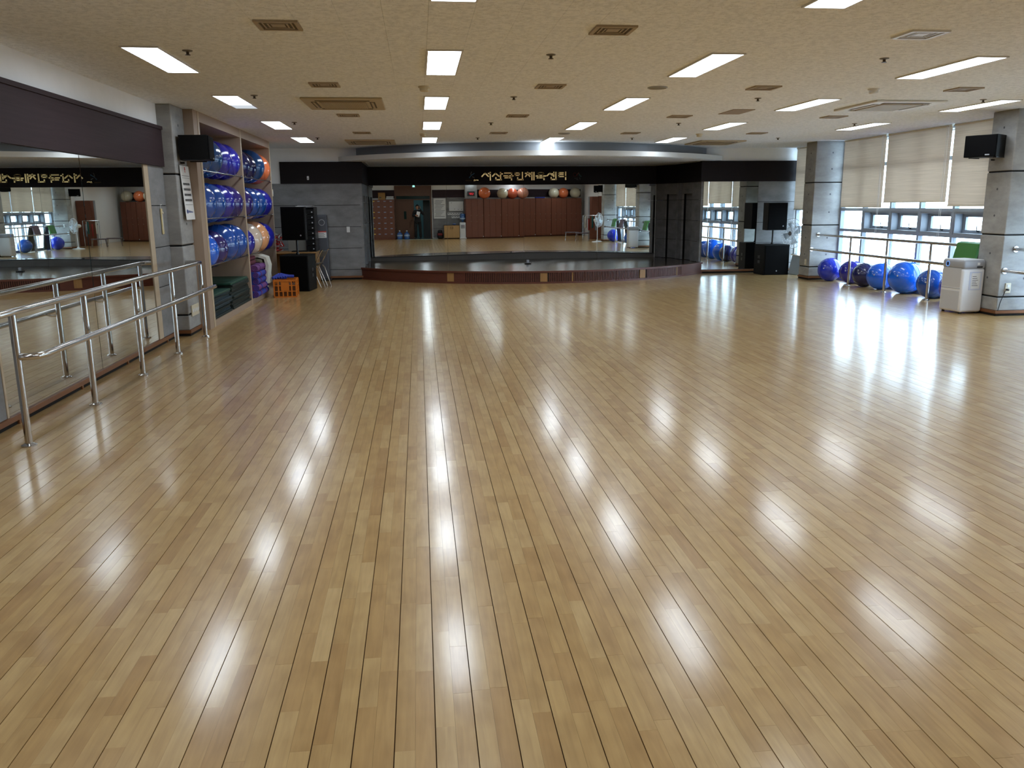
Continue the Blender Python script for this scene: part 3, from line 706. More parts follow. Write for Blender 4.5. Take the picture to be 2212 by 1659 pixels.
win_rail(5.45, 10.75, (9.45, 8.2, 6.9), 'double steel ballet rail leaving the right edge of the picture')
# ------------------------------------------------------------------ ball shelf
XS = -2.77
sh = thing('ball_shelf', 'tall beige built-in shelf full of exercise balls', 'shelf', (0, 0, 0))
def gable(y0, y1, z0=0.0, z1=CEIL-.002):
    g = B().box(XA+.02, y0, z0, XS-.004, y1, z1).build('gable', M_SHELF, sh); B().box(XS-.004, y0, z0, XS, y1, z1).build('edge_band', M_SHELFEDGE, g)
gable(11.43, 11.51); gable(14.02, 14.09); gable(16.63, 16.69)
B().box(XA+.02, 11.225, 0, -2.775, 11.43, CEIL-.002).build('filler_panel', M_SHELF, sh)
B().box(XA+.022, 11.51, 2.655, XS-.002, 14.02, CEIL-.002).build('top_box', M_SHELF, sh); B().box(XA+.022, 14.09, 2.655, XS-.002, 16.63, CEIL-.002).build('top_box', M_SHELF, sh)
B().box(XA+.002, 11.43, 0, XA+.02, 16.69, CEIL-.002).build('back_panel', M_SHELF, sh)
for y0, y1 in ((11.51, 14.02), (14.09, 16.63)):
    B().box(XA+.022, y0, 0, XS-.001, y1, .085).build('plinth', M_SHELF, sh)
    for zb in (2.05, 1.43, .81):
        for x in (XS-.02, -3.19):
            bar = B().tube([(x, y0, zb), (x, y1, zb)], .011, 10).build('ball_bar', M_STEEL, sh, smooth=True)
            B().tube([(x, y0, zb), (x, y0+.02, zb)], .02, 12).tube([(x, y1, zb), (x, y1-.02, zb)], .02, 12).build('bar_socket', M_STEEL, bar, smooth=True)
def ball_mat(name, c, rough=.16):
    m_ = mat(name, c, rough, coat=.4)
    m_.node_tree.nodes['Principled BSDF'].inputs['Subsurface Weight'].default_value = 0
    return m_
BM = dict(teal=ball_mat('ball_teal_blue', '1c4f8c'), blue=ball_mat('ball_blue', '1a4fa6'), royal=ball_mat('ball_royal_blue', '2238c0'), indigo=ball_mat('ball_indigo', '27289a'),
          navy=ball_mat('ball_navy', '1b2158'), purple=ball_mat('ball_purple', '2d2470'), bright=ball_mat('ball_bright_blue', '1668e6'), orange=ball_mat('ball_orange', 'e2784a'),
          pearl=ball_mat('ball_pearl', 'd8c6b2'), peach=ball_mat('ball_peach', 'e6a878'), white=ball_mat('ball_white', 'cfc8b0'), pink=ball_mat('ball_pink', 'c98a72'), coral=ball_mat('ball_coral', 'c4593c'))
CN = dict(teal='teal blue', blue='mid blue', royal='royal blue', indigo='indigo', navy='navy', purple='dark purple', bright='bright blue', orange='orange', pearl='pearl white', peach='peach', white='cream white', pink='pinkish tan', coral='coral red')
_ballmesh = {}
def ball(x, y, z, r, col, label, group, valve=(1, -.3, .2), squash=.97):
    key = (round(r, 3), squash)
    t = thing('exercise_ball', label, 'ball', (x, y, z-r*squash), 0, group)
    prof = []
    n = 40
    for i in range(n+1):
        th = PI*i/n; rr = r*(1+(.006 if (i % 5 == 0 and 8 < i < 32) else 0)); prof.append((rr*math.sin(th), rr*squash*(1-math.cos(th))))
    v = Vector(valve).normalized()
    Rm = Vector((0, 0, 1)).rotation_difference(v).to_matrix()
    s = B().sphere((0, 0, r*squash), r, 44, 28, (1, 1, squash)).build('ball_skin', BM[col], t, smooth=True)
    rg = B()
    for k in (-.5, -.25, 0, .25, .5):
        rr = r*math.sqrt(1-k*k)+.0006; c = v*(r*k); u = v.orthogonal().normalized(); w_ = v.cross(u)
        rg.tube([Vector((0, 0, r*squash))+Matrix.Diagonal((1, 1, squash)) @ (c+rr*(math.cos(q)*u+math.sin(q)*w_)) for q in [2*PI*i/40 for i in range(41)]], .0028, 5, False)
    rg.build('ridge_rings', BM[col], s, smooth=True)
    p = Vector((0, 0, r*squash))+Matrix.Diagonal((1, 1, squash)) @ (v*(r-.002))
    B().tube([p, p+v*.006], .012, 12).build('valve_plug', M_WPLAST, t)
    return t
def ball_row(y0, zb, cols, bay, row, r=.285):
    for i, (c, rad, yy, dz) in enumerate(cols):
        rad = rad or r
        dx = .21; z = zb+math.sqrt(max((rad+.011)**2-dx**2, .01))
        ball(-3.0, yy, z+dz, rad, c, '%s exercise ball, %s from camera, %s rack of %s shelf bay' % (CN[c], ORD[i], row, bay), 'exercise balls on the shelf', (1, -.6+.3*i, .1))
ball_row(0, 2.05, [('teal', 0, 11.84, 0), ('teal', 0, 12.42, 0), ('indigo', 0, 13.0, 0), ('indigo', 0, 13.6, 0)], 'near', 'top')
ball_row(0, 1.43, [('blue', 0, 11.84, 0), ('blue', 0, 12.42, 0), ('indigo', 0, 13.0, 0), ('purple', 0, 13.6, 0)], 'near', 'middle')
ball_row(0, .81, [('bright', .27, 11.83, 0), ('purple', .27, 12.39, 0), ('blue', .3, 12.98, 0), ('blue', .3, 13.62, 0)], 'near', 'bottom')
ball_row(0, 2.05, [('navy', .28, 14.42, 0), ('navy', .27, 15.0, 0), ('teal', .30, 15.6, 0), ('orange', .29, 16.24, 0)], 'far', 'top')
ball_row(0, 1.43, [('purple', 0, 14.42, 0), ('blue', 0, 15.02, 0), ('blue', 0, 15.62, 0), ('indigo', 0, 16.22, 0)], 'far', 'middle')
ball_row(0, .81, [('indigo', .27, 14.40, 0), ('pearl', .29, 14.99, 0), ('peach', .3, 15.6, 0), ('indigo', .29, 16.22, 0)], 'far', 'bottom')

# folded green mats, left bay
MG1 = mat('green_mat_vinyl', '1f4b3a', .5, noise=.1); MG2 = mat('dark_teal_mat', '15303a', .55, noise=.1); MG3 = mat('black_green_mat', '142520', .55, noise=.1)
def matpile(y0, y1, n, th, mtop, mrest, stack):
    z = .085
    for i in range(n):
        dy = random.uniform(-.02, .02); dx = random.uniform(-.04, .0)
        m_ = mtop if i == n-1 else (mrest if i % 3 else MG3)
        t = thing('exercise_mat', '%s folded mat, %s from the bottom of the %s stack in near bay' % ('green' if i == n-1 else 'dark green', ORD[i], stack), 'mat', (-3.06+dx, (y0+y1)/2+dy, z), random.uniform(-.025, .025), 'folded mats in the near bay')
        L_ = (y1-y0)/2
        B().rbox((0, 0, th*.26), (.58, 2*L_, th*.5), .006, 2).build('lower_leaf', m_, t); B().rbox((0, 0, th*.76), (.58, 2*L_, th*.48), .006, 2).build('upper_leaf', m_, t)
        z += th+.002
matpile(11.56, 12.62, 12, .0255, MG1, MG2, 'nearer')
matpile(12.68, 13.98, 12, .031, MG1, MG3, 'farther')
# tied purple and blue mats, right bay
MP = mat('purple_mat_foam', '6b3a78', .8, noise=.15, bump=.3, bscale=200); MBu = mat('blue_mat_foam', '2c3c9c', .8, noise=.15, bump=.3, bscale=200)
MMar = mat('maroon_mat', '5a1f30', .8, noise=.1); MWh = mat('white_quilt', 'c9c9bf', .8, noise=.06, bump=.4, bscale=30)
def rolled(x, y, z, L_, th, m_, label, strap):
    t = thing('rolled_mat', label, 'mat', (x, y, z), 0, 'soft mats in the far bay')
    prof = []
    for k in range(17):
        q = PI*k/16-PI/2; prof.append((.20+th/2*math.cos(q), th/2+th/2*math.sin(q)))
    prof += [(-.22, th), (-.22, 0)]
    s = B().prism_y(prof, -L_/2, L_/2).build('foam_body', m_, t, smooth=True)
    sp = B(); pts = [(.2+.55*th*k/30*math.cos(k*.5), L_/2*1.003*(-1), th/2+.5*th*k/30*math.sin(k*.5)) for k in range(0, 30)]
    B().tube(pts, .006, 5).build('spiral_end', strap, s)
    for yy in (-L_*.22, L_*.25): B().prism_y([(x_*1.0+(.006 if x_ > 0 else -.0), z_+(.006 if z_ > th/2 else 0)) for x_, z_ in prof], yy-.025, yy+.025).build('strap', strap, s)
zz = .09
for i, (m_, st_, nm, L_) in enumerate(((MBu, MP, 'blue', 1.0), (MP, MBu, 'purple', .98), (MBu, MP, 'blue', .95), (MBu, MP, 'blue', .92), (MP, MP, 'purple', .9))):
    rolled(-2.95+.01*(i % 2), 14.75+.02*(i % 3), zz, L_, .104, m_, 'rolled %s foam mat, %s from the bottom of the far bay pile' % (nm, ORD[i]), st_); zz += .106
mm = thing('folded_mat', 'maroon folded mat on top of the purple and blue roll pile', 'mat', (-3.05, 14.45, zz)); B().rbox((0, 0, .04), (.5, .62, .075), .03, 3).build('lower_fold', MMar, mm, smooth=True); B().rbox((0, 0, .115), (.5, .6, .07), .03, 3).build('upper_fold', MMar, mm, smooth=True)
q = thing('folded_quilt', 'white quilted cover slung over the roll pile beside the maroon mat', 'quilt', (-2.97, 15.2, zz))
def slab(path, wy, th):
    s = B(); n = len(path); vs = []
    for i, (x, z) in enumerate(path):
        a = Vector(path[max(0, i-1)]); b_ = Vector(path[min(n-1, i+1)]); d = (b_-a).normalized(); nn = Vector((-d.y, d.x))*th/2
        for yy in (-wy, wy): vs += [(x+nn.x, yy, z+nn.y), (x-nn.x, yy, z-nn.y)]
    fs = []
    for i in range(n-1):
        a = 4*i; b_ = a+4; fs += [(a, b_, b_+2, a+2), (a+1, a+3, b_+3, b_+1), (a, a+1, b_+1, b_), (a+2, b_+2, b_+3, a+3)]
    fs += [(0, 2, 3, 1), (4*n-4, 4*n-3, 4*n-1, 4*n-2)]
    return s.add(vs, fs)
B().add(*(lambda s: (s.v, s.f))(slab([(-.25, .06), (0, .10), (.15, .12), (.27, .08), (.30, -.05), (.28, -.2), (.29, -.36)], .17, .05))).build('outer_layer', MWh, q, smooth=True)
B().add(*(lambda s: (s.v, s.f))(slab([(-.2, .03), (.1, .06), (.2, .04), (.22, -.06), (.20, -.2)], .2, .04))).build('inner_layer', mat('olive_lining', '7d7b66', .8), q, smooth=True)
tw = thing('folded_quilt', 'second white cover folded behind the slung quilt', 'quilt', (-3.05, 15.62, .09)); 
for k in range(4): B().rbox((0, 0, .045+.09*k), (.5, .4, .085), .03, 3).build('fold', [MWh, mat('navy_cloth', '232b55', .8)][k % 2], tw, smooth=True)

# ------------------------------------------------------------------ orange crate
cr = thing('plastic_crate', 'orange plastic crate standing in front of the shelf', 'crate', (-2.41, 15.33, 0), .06)
MO = mat('orange_crate_plastic', 'c9701c', .4, noise=.06)
W2, D2, Hc = .19, .24, .315
B().box(-W2, -D2, 0, W2, D2, .012).build('bottom', MO, cr)
s = B()
for sx in (-1, 1):
    for z0, z1 in ((0, .02), (.10, .115), (.2, .215), (Hc-.035, Hc)):
        s.box(sx*W2-.006, -D2, z0, sx*W2+.006, D2, z1); s.box(-W2, sx*D2-.006, z0, W2, sx*D2+.006, z1)
s.build('rim_bands', MO, cr)
for sx in (-1, 1):
    for k in range(7):
        yy = -D2+k*2*D2/6; B().box(sx*W2-.005, yy-.012, .01, sx*W2+.005, yy+.012, Hc-.01).build('slat', MO, cr)
    for k in range(6):
        xx = -W2+k*2*W2/5; B().box(xx-.012, sx*D2-.005, .01, xx+.012, sx*D2+.005, Hc-.01).build('slat', MO, cr)
    B().box(-.07, sx*D2-.008, .12, .07, sx*D2+.008, .27).build('label_plate', MO, cr)
B().box(-W2+.02, -D2+.02, .012, W2-.02, D2-.02, .22).build('contents', mat('crate_contents_dark', '5a3512', .8), cr)
wp = B()
for k in range(6): wp.tube([(-.16+.04*k, -.18+.03*k, .23), (-.10+.03*k, -.1+.03*k, .27+.02*math.sin(k)), (.02+.03*k, .1, .24)], .028, 8)
tag(wp.build('blue_cloth', MBu, None, (-2.46, 15.38, .10), True), 'crumpled blue cloth lying over the rim of the orange crate', 'cloth')

# ------------------------------------------------------------------ PA speakers
def pa_stack(x, y, rz, label_sub, label_top, sub, top, zt0):
    sw, sd, shh = sub
    t = thing('subwoofer', label_sub, 'subwoofer', (x, y, 0), rz)
    B().rbox((0, 0, shh/2), (sw, sd, shh), .012, 2).build('cabinet', M_BLACK, t)
    B().rbox((0, -sd/2-.008, shh/2), (sw-.04, .016, shh-.04), .006, 2).build('grille', M_GRILLE, t)
    for sx in (-1, 1):
        for zz_ in (.42, .58): B().rbox((sx*(sw/2), 0, shh*zz_), (.012, .11, .06), .005, 2).build('side_handle', M_BLACKP, t)
    B().tube([(.0, -sd/2-.017, .09), (.0, -sd/2-.019, .09)], .015, 14).build('badge', M_GPLAST, t)
    pl = thing('speaker_pole', 'black pole between ' + label_top[1], 'pole', (x, y, shh), rz)
    B().tube([(0, 0, 0), (0, 0, zt0-shh)], .02, 14).build('shaft', M_BLACKP, pl, smooth=True); B().tube([(0, 0, 0), (0, 0, .03)], .035, 14).build('collar', M_BLACKP, pl, smooth=True)
    tw_, td, th = top
    u = thing('loudspeaker', label_top[0], 'speaker', (x, y, zt0), rz)
    B().prism([(-tw_/2, -td/2), (tw_/2, -td/2), (tw_*.36, td/2), (-tw_*.36, td/2)], 0, th).build('cabinet', M_BLACK, u)
    B().rbox((0, -td/2-.006, th/2), (tw_-.03, .014, th-.03), .005, 2).build('grille', M_GRILLE, u)
    B().tube([(tw_*.3, -td/2-.014, .09), (tw_*.3, -td/2-.016, .09)], .014, 14).build('badge', M_GPLAST, u)
    B().box(-.05, td/2-.01, th*.5, .05, td/2+.015, th*.58).build('rear_handle', M_BLACKP, u)
pa_stack(-2.33, 16.42, -.12, 'black subwoofer on the floor behind the orange crate', ('black loudspeaker on a pole above the left subwoofer', 'the left subwoofer and its loudspeaker'), (.54, .6, .68), (.45, .38, .62), .955)
pa_stack(7.88, 18.10, .06, 'black subwoofer on the floor right of the stage by the narrow mirror', ('black loudspeaker on a pole above the right subwoofer', 'the right subwoofer and its loudspeaker'), (.60, .5, .67), (.46, .36, .60), .98)

# desk, rack, papers left of the stage
dk = thing('desk', 'small wooden desk behind the left loudspeaker', 'desk', (-2.62, 17.75, 0))
B().rbox((0, 0, .655), (1.05, .62, .03), .006, 2).build('desk_top', M_OAK, dk)
for sx in (-.5, .5): B().box(sx-.012, -.29, 0, sx+.012, .29, .64).build('side_panel', M_OAK, dk)
B().box(-.48, .25, .2, .48, .27, .64).build('modesty_panel', M_OAK, dk)
dr = B().box(.12, -.30, .5, .48, -.02, .63).build('drawer', M_OAK, dk); B().box(.27, -.315, .56, .33, -.30, .575).build('handle', M_STEEL, dr)
rk = thing('amplifier_rack', 'tall black amplifier rack standing on the desk', 'rack', (-2.20, 17.72, .67))
B().box(-.10, -.24, 0, -.085, .24, .88).box(.085, -.24, 0, .1, .24, .88).box(-.1, -.24, .88, .1, .24, .895).box(-.1, .22, 0, .1, .24, .88).build('case', M_BLACKP, rk)
for k in range(8):
    u = B().box(-.084, -.235, .02+.105*k, .084, .1, .115+.105*k).build('rack_unit', M_BLACK, rk); B().tube([(.05, -.235, .06+.105*k), (.05, -.25, .06+.105*k)], .014, 10).build('knob', M_GPLAST, u)
pc = thing('computer_case', 'pale grey computer case on the desk behind the speaker pole', 'computer', (-2.50, 17.85, .67)); B().rbox((0, 0, .20), (.40, .2, .40), .01, 2).build('case', mat('pale_grey_case', '8f9089', .5), pc); B().box(-.1, -.106, .25, .1, -.10, .27).build('drive_slot', M_BLACKP, pc)
kb = thing('keyboard', 'black keyboard on the desk', 'keyboard', (-2.42, 17.55, .672)); B().rbox((0, 0, .01), (.36, .13, .018), .004, 2).build('keyboard_body', M_BLACKP, kb); B().box(-.165, -.05, .019, .165, .05, .024).build('key_field', M_BLACK, kb)
tp = tag(B().cbox((0, 0, .004), (.30, .22, .006), .3, .05).cbox((.05, .02, .012), (.3, .2, .006), -.2, -.06).build('loose_paper', M_PAPER, None, (-2.33, 17.65, 1.575)), 'loose papers on top of the amplifier rack', 'paper')
pp = B()
for k in range(70):
    a, h_ = random.uniform(0, 2*PI), random.uniform(0, .30); rr = random.uniform(.02, .14)
    pp.cbox((rr*math.cos(a), rr*math.sin(a), .03+h_), (.02, .10, .008), random.random()*6, random.random()*3, random.random()*3)
pm = thing('cheer_pompom', 'red and silver tinsel pompoms heaped on the left end of the desk', 'pompom', (-2.92, 17.55, .67)); pp.build('red_tinsel', mat('red_tinsel', 'a3221f', .25, .3), pm)
pp = B()
for k in range(60):
    a, h_ = random.uniform(0, 2*PI), random.uniform(.02, .36); rr = random.uniform(.02, .15)
    pp.cbox((rr*math.cos(a), rr*math.sin(a), .03+h_), (.02, .10, .008), random.random()*6, random.random()*3, random.random()*3)
pp.build('silver_tinsel', mat('silver_tinsel', 'b9b9bd', .25, .6), pm)
# grey tower fan against the wall
tf = thing('tower_heater', 'slim grey floor-standing unit with a round dial against the far wall', 'heater', (-2.06, 18.42, 0))
B().rbox((0, 0, .72), (.22, .2, 1.36), .02, 2).build('body', mat('slate_grey_plastic', '4a4d55', .5), tf); B().rbox((0, 0, .02), (.30, .26, .04), .015, 2).build('base', M_BLACKP, tf)
B().tube([(.0+.06*math.cos(q), -.103, 1.24+.06*math.sin(q)) for q in [2*PI*i/24 for i in range(25)]], .007, 6, False).build('dial_ring', M_GPLAST, tf)
nt = B().box(-.10, -.108, .92, .09, -.104, 1.06).build('notice', M_PAPER, tf); B().box(-.10, -.110, 1.035, .09, -.108, 1.06).build('red_heading', M_INKR, nt)
for k in range(4): B().box(-.085, -.1095, .94+.022*k, .06-.02*(k % 2), -.108, .948+.022*k).build('text_line', M_INK, nt)
# folding chair
fc = thing('folding_chair', 'chrome folding chair seen side-on by the desk', 'chair', (-1.98, 17.0, 0), -.2)
for yy in (-.2, .2):
    B().tube([(.06, yy, .0), (-.10, yy, .40), (-.14, yy, .46)], .011, 8).build('leg', M_STEEL, fc, smooth=True)
    B().tube([(.14, yy, .0), (.02, yy, .38), (-.02, yy, .42)], .011, 8).build('leg', M_STEEL, fc, smooth=True)
    B().tube([(-.24, yy, .36), (-.04, yy, .46), (.10, yy, .72), (.13, yy, .74)], .012, 8).build('back_frame', M_STEEL, fc, smooth=True)
B().rbox((-.13, 0, .42), (.30, .38, .022), .01, 2, 0, 0, -.42).build('seat', mat('grey_vinyl', '4e4b47', .5), fc)
B().rbox((.07, 0, .655), (.014, .37, .13), .006, 2, 0, 0, .48).build('backrest', mat('grey_vinyl', '4e4b47', .5), fc)
# switch plate and sensor on far wall
sw = thing('light_switch', 'white light switch plate on the concrete wall left of the stage', 'switch', (-1.53, YF, 1.02)); B().rbox((0, -.006, .06), (.07, .012, .12), .004, 2).build('plate', M_WPLAST, sw); B().rbox((0, -.014, .06), (.03, .008, .05), .003, 2).build('rocker', M_WPLAST, sw)
ps = thing('motion_sensor', 'tiny white sensor on the dark band left of the stage', 'sensor', (-2.32, 18.565, 2.13)); B().rbox((0, -.015, .04), (.045, .03, .08), .012, 2).build('sensor_body', M_WPLAST, ps); B().sphere((0, -.03, .03), .014, 12, 8).build('lens', M_GPLAST, ps, smooth=True)
js = thing('junction_box', 'small cream box on the far edge of the ball shelf', 'box', (-2.80, 16.741, 1.78)); B().rbox((0, 0, .06), (.06, .104, .13), .006, 2).build('box_body', M_CREAM, js); B().box(.03, -.03, .03, .034, .03, .09).build('cover', M_WPLAST, js)

# ------------------------------------------------------------------ things right of the stage
def stand_fan(x, y, rz, label, H_=.92, R_=.30, m_=None):
    m_ = m_ or M_WPLAST
    t = thing('stand_fan', label, 'fan', (x, y, 0), rz)
    B().lathe([(.24, 0), (.24, .012), (.20, .03), (.06, .05), (.03, .09)], 28).build('base', m_, t, smooth=True)
    B().tube([(0, 0, .05), (0, 0, H_-.05)], .017, 12).build('pole', m_, t, smooth=True)
    Mx = Matrix.Rotation(PI/2, 3, 'X')
    B().lathe([(.03, .02), (.07, .0), (.075, -.12), (.05, -.17), (.01, -.18)], 20, (0, .02, H_), Mx).build('motor_housing', m_, t, smooth=True)
    cg = B()
    for k in range(36):
        q = 2*PI*k/36; c_, s_ = math.cos(q), math.sin(q)
        for sg in (1, -1): cg.tube([(.04*c_, -.10+sg*.06, H_+.04*s_), (.7*R_*c_, -.10+sg*.055, H_+.7*R_*s_), (R_*c_, -.10, H_+R_*s_)], .003, 5)
    for rr, yy in ((R_, -.10), (R_*.7, -.155), (R_*.7, -.045), (R_*.4, -.158)):
        cg.tube([(rr*math.cos(q), yy, H_+rr*math.sin(q)) for q in [2*PI*i/36 for i in range(37)]], .005, 6, False)
    cg.build('cage', m_, t, smooth=True)
    for k in range(4):
        q = PI/2*k+.3; c_, s_ = math.cos(q), math.sin(q); u = Vector((c_, 0, s_)); v = Vector((-s_, 0, c_)); o_ = Vector((0, -.10, H_))
        p_ = [o_+u*.05+v*.02+Vector((0, .02, 0)), o_+u*.24+v*.09+Vector((0, .025, 0)), o_+u*.25-v*.06-Vector((0, .025, 0)), o_+u*.06-v*.03-Vector((0, .02, 0))]
        B().add(p_+[a_+Vector((0, .004, 0)) for a_ in p_], [(0,1,2,3),(7,6,5,4),(0,4,5,1),(1,5,6,2),(2,6,7,3),(3,7,4,0)]).build('blade', mat('fan_blade_clear', 'b9c4cc', .3), t)
    B().tube([(0, -.17, H_), (0, -.15, H_)], .05, 20).build('hub_badge', M_GPLAST, t)
stand_fan(8.42, 18.12, -1.2, 'grey stand fan behind the right loudspeaker against the window light', .90, .33)
stand_fan(7.62, 5.75, 2.5, 'white stand fan seen in the stage mirror in front of the lockers', .92, .30)
SB = mat('steel_board_grey', '6a7072', .35, .5, noise=.1)
for k in range(4):
    t = thing('leaning_board', '%s of the four grey aluminium boards leaning behind the right subwoofer' % ('front', 'second', 'third', 'rear')[k].replace('front', 'front one'), 'board', (8.32+.045*k, 17.72+.05*k, 0), -.55, 'boards leaning by the right subwoofer')
    B().rbox((0, 0, .215), (.30, .018, .43), .004, 2, 0, -.12, .16).build('sheet', SB, t); B().rbox((0, -.006, .43), (.30, .03, .02), .004, 2, 0, 0, .16).build('edge_profile', M_STEEL, t)

# exercise balls along the window
WB = [(8.335, 16.24, .24, 'royal', 'royal blue exercise ball against the far column, first of the window row'),
      (8.47, 15.62, .235, 'indigo', 'indigo exercise ball behind the first rail post at the window'),
      (8.40, 14.99, .235, 'navy', 'navy exercise ball between the indigo and bright blue balls at the window'),
      (8.42, 14.47, .25, 'bright', 'bright blue exercise ball behind the middle rail post at the window'),
      (8.44, 13.72, .29, 'bright', 'largest bright blue exercise ball of the window row'),
      (8.46, 12.96, .25, 'blue', 'mid blue exercise ball behind the last rail post at the window'),
      (8.42, 12.28, .25, 'royal', 'royal blue exercise ball half hidden by the air purifier'),
      (8.36, 10.2, .25, 'royal', 'royal blue exercise ball on the camera side of the speaker column'),
      (8.36, 8.7, .26, 'blue', 'mid blue exercise ball beside the purple leaning mat, seen in mirrors'),
      (8.30, 6.05, .27, 'royal', 'royal blue exercise ball next to the white fan, seen in mirrors')]
for x, y, r, c, lb in WB: ball(x, y, r*.97, r, c, lb, 'exercise balls along the window', (-.8, -.5, .15))
# mats hung over the window rail
def hung_mat(y, m1, m2, label, wd=.26):
    t = thing('hung_mat', label, 'mat', (8.19, y, 0), 0, 'mats hung over the window rail')
    B().add(*(lambda s: (s.v, s.f))(slab([(-.10, .60), (-.06, .78), (-.02, .955), (.03, .965)], wd, .04))).build('front_leaf', m1, t, smooth=True)
    B().add(*(lambda s: (s.v, s.f))(slab([(.03, .965), (.07, .93), (.16, .6), (.22, .05)], wd, .04))).build('rear_leaf', m2, t, smooth=True)
GRN = mat('green_vinyl_mat', '3c7a35', .45, noise=.06); DKM = mat('black_vinyl_mat', '17191b', .45); PUR = mat('mauve_vinyl_mat', '5b4754', .5)
hung_mat(11.72, GRN, DKM, 'green folding mat hung over the rail behind the air purifier', .25)
hung_mat(8.1, PUR, DKM, 'mauve folding mat hung over the nearer window rail, seen in mirrors')
hung_mat(6.75, GRN, DKM, 'green folding mat hung over the nearer rail by the fan, seen in mirrors')

# air purifier
ap = thing('air_purifier', 'white air purifier with grey top standing by the speaker column', 'air purifier', (7.79, 11.24, 0), .08)
MAP = mat('purifier_white', 'dcdde0', .4)
B().rbox((0, 0, .335), (.36, .44, .62), .035, 4).build('body', MAP, ap, smooth=True)
B().rbox((0, 0, .70), (.362, .442, .13), .035, 4).build('top_housing', M_GPLAST, ap, smooth=True)
B().rbox((0, 0, .76), (.33, .40, .02), .01, 2).build('lid', M_WPLAST, ap)
for sx in (-.13, .13):
    for sy in (-.17, .17): B().tube([(sx, sy, 0), (sx, sy, .03)], .02, 10).build('caster', M_BLACKP, ap)
B().rbox((-.181, 0, .36), (.006, .38, .010), .002, 1).build('front_seam', M_GPLAST, ap)
for z0 in (.05, .372): B().rbox((-.1805, 0, z0+.14), (.004, .37, .27), .002, 1).build('mesh_panel', mat('purifier_mesh', 'c3c4c6', .6, bump=.5, bscale=500), ap)
B().tube([(-.183, .10+.032*math.cos(q), .70+.036*math.sin(q)) for q in [2*PI*i/24 for i in range(25)]], .005, 6, False).build('status_ring', mat('status_blue', '4a78c8', .4, emit=(.2, .45, 1), estr=.6), ap)
B().tube([(-.181, .10, .70), (-.184, .10, .70)], .026, 20).build('status_display', mat('status_dark', '2c3550', .3), ap)
B().rbox((.08, -.222, .665), (.09, .006, .022), .002, 1).build('control_slot', M_BLACKP, ap); B().rbox((.06, -.222, .71), (.04, .005, .035), .002, 1).build('sticker', M_PAPER, ap)
pc_ = B().rbox((.03, -.2225, .47), (.20, .004, .26), .002, 1).build('document_pocket', mat('clear_pocket', 'c9cfe0', .2), ap); B().box(-.04, -.2265, .36, .10, -.2245, .58).build('leaflet', M_PAPER, pc_)
for k in range(6): B().box(-.025, -.2275, .40+.026*k, .07-.015*(k % 3), -.2265, .407+.026*k).build('text_line', M_INK, pc_)

# ------------------------------------------------------------------ wall speakers
def wall_speaker(x, y, z, rz, label, flip=1):
    t = thing('wall_speaker', label, 'speaker', (x, y, z), rz)
    B().prism([(-.22, -.17), (.22, -.17), (.15, .17), (-.15, .17)], 0, .29).build('cabinet', M_BLACK, t)
    g = B().rbox((0, -.178, .145), (.43, .02, .28), .008, 2).build('grille', M_GRILLE, t)
    B().box(.08, -.190, .02, .14, -.188, .035).build('badge', M_GPLAST, t)
    B().box(-.03, .16, .09, .03, .27, .20).tube([(0, .14, -.03), (0, .2, -.03)], .012, 8).build('bracket', M_BLACKP, t)
    B().box(-.19, -.10, -.012, -.15, .10, 0).box(.15, -.10, -.012, .19, .10, 0).build('mounting_yoke', M_BLACKP, t)
wall_speaker(-2.70, 10.93, 2.145, PI/2+.10, 'black wall speaker on the left column in front of the shelf balls')
wall_speaker(7.77, 10.98, 2.165, -PI/2+.45, 'black wall speaker on the right column above the air purifier')
wall_speaker(7.86, 4.9, 2.10, -2.8, 'black wall speaker on the column by the lockers, seen in the stage mirror')

# ------------------------------------------------------------------ notice, outlets, thermometer on the left column
po = thing('notice_banner', 'long white notice with printed lines hanging on the left column', 'notice', (-2.882, 10.80, 1.43))
B().add(*(lambda ps: ([p for p in ps], [(0,1,3,2),(4,6,7,5),(0,2,6,4),(1,5,7,3),(0,4,5,1),(2,3,7,6)]))([(x+dx, y, z) for dx in (0, .003) for z, x in ((0, .035), (.655, .004)) for y in (0, .40)])).build('sheet', M_PAPER, po)
def xf(z): return .035+(.004-.035)*z/.655+.0045
pr = B()
for z0, z1, a, b_ in ((.53, .535, .03, .37), (.18, .184, .03, .37), (.505, .508, .03, .37)):
    pr.add([(xf(z0), a, z0), (xf(z0), b_, z0), (xf(z1), b_, z1), (xf(z1), a, z1)], [(0,1,2,3)])
for z0 in (.42, .355, .29, .225):
    y = .05
    while y < .34:
        w_ = random.uniform(.02, .034); pr.add([(xf(z0), y, z0), (xf(z0), y+w_, z0), (xf(z0+.028), y+w_, z0+.028), (xf(z0+.028), y, z0+.028)], [(0,1,2,3)]); y += w_+.008
pr.build('print_lines', M_INK, po)['kind'] = 'stuff'
pb = B(); pb.add([(xf(.09+.018*math.sin(2*PI*k/20))+.0005, .08+.035*math.cos(2*PI*k/20), .10+.025*math.sin(2*PI*k/20)) for k in range(20)], [tuple(range(20))])
for k in range(6): pb.add([(xf(.09), .13+.035*k, .085), (xf(.09), .155+.035*k, .085), (xf(.12), .155+.035*k, .115-.003*k), (xf(.12), .13+.035*k, .115-.003*k)], [(0,1,2,3)])
pb.build('blue_logo', M_INKB, po)
pr = B(); pr.add([(xf(.6), .19, .575), (xf(.6), .22, .575), (xf(.62), .22, .595), (xf(.62), .19, .595)], [(0,1,2,3)]).add([(xf(.6), .18, .60), (xf(.6), .23, .60), (xf(.62), .22, .64), (xf(.62), .19, .64)], [(0,1,2,3)]); pr.build('red_emblem', M_INKR, po)
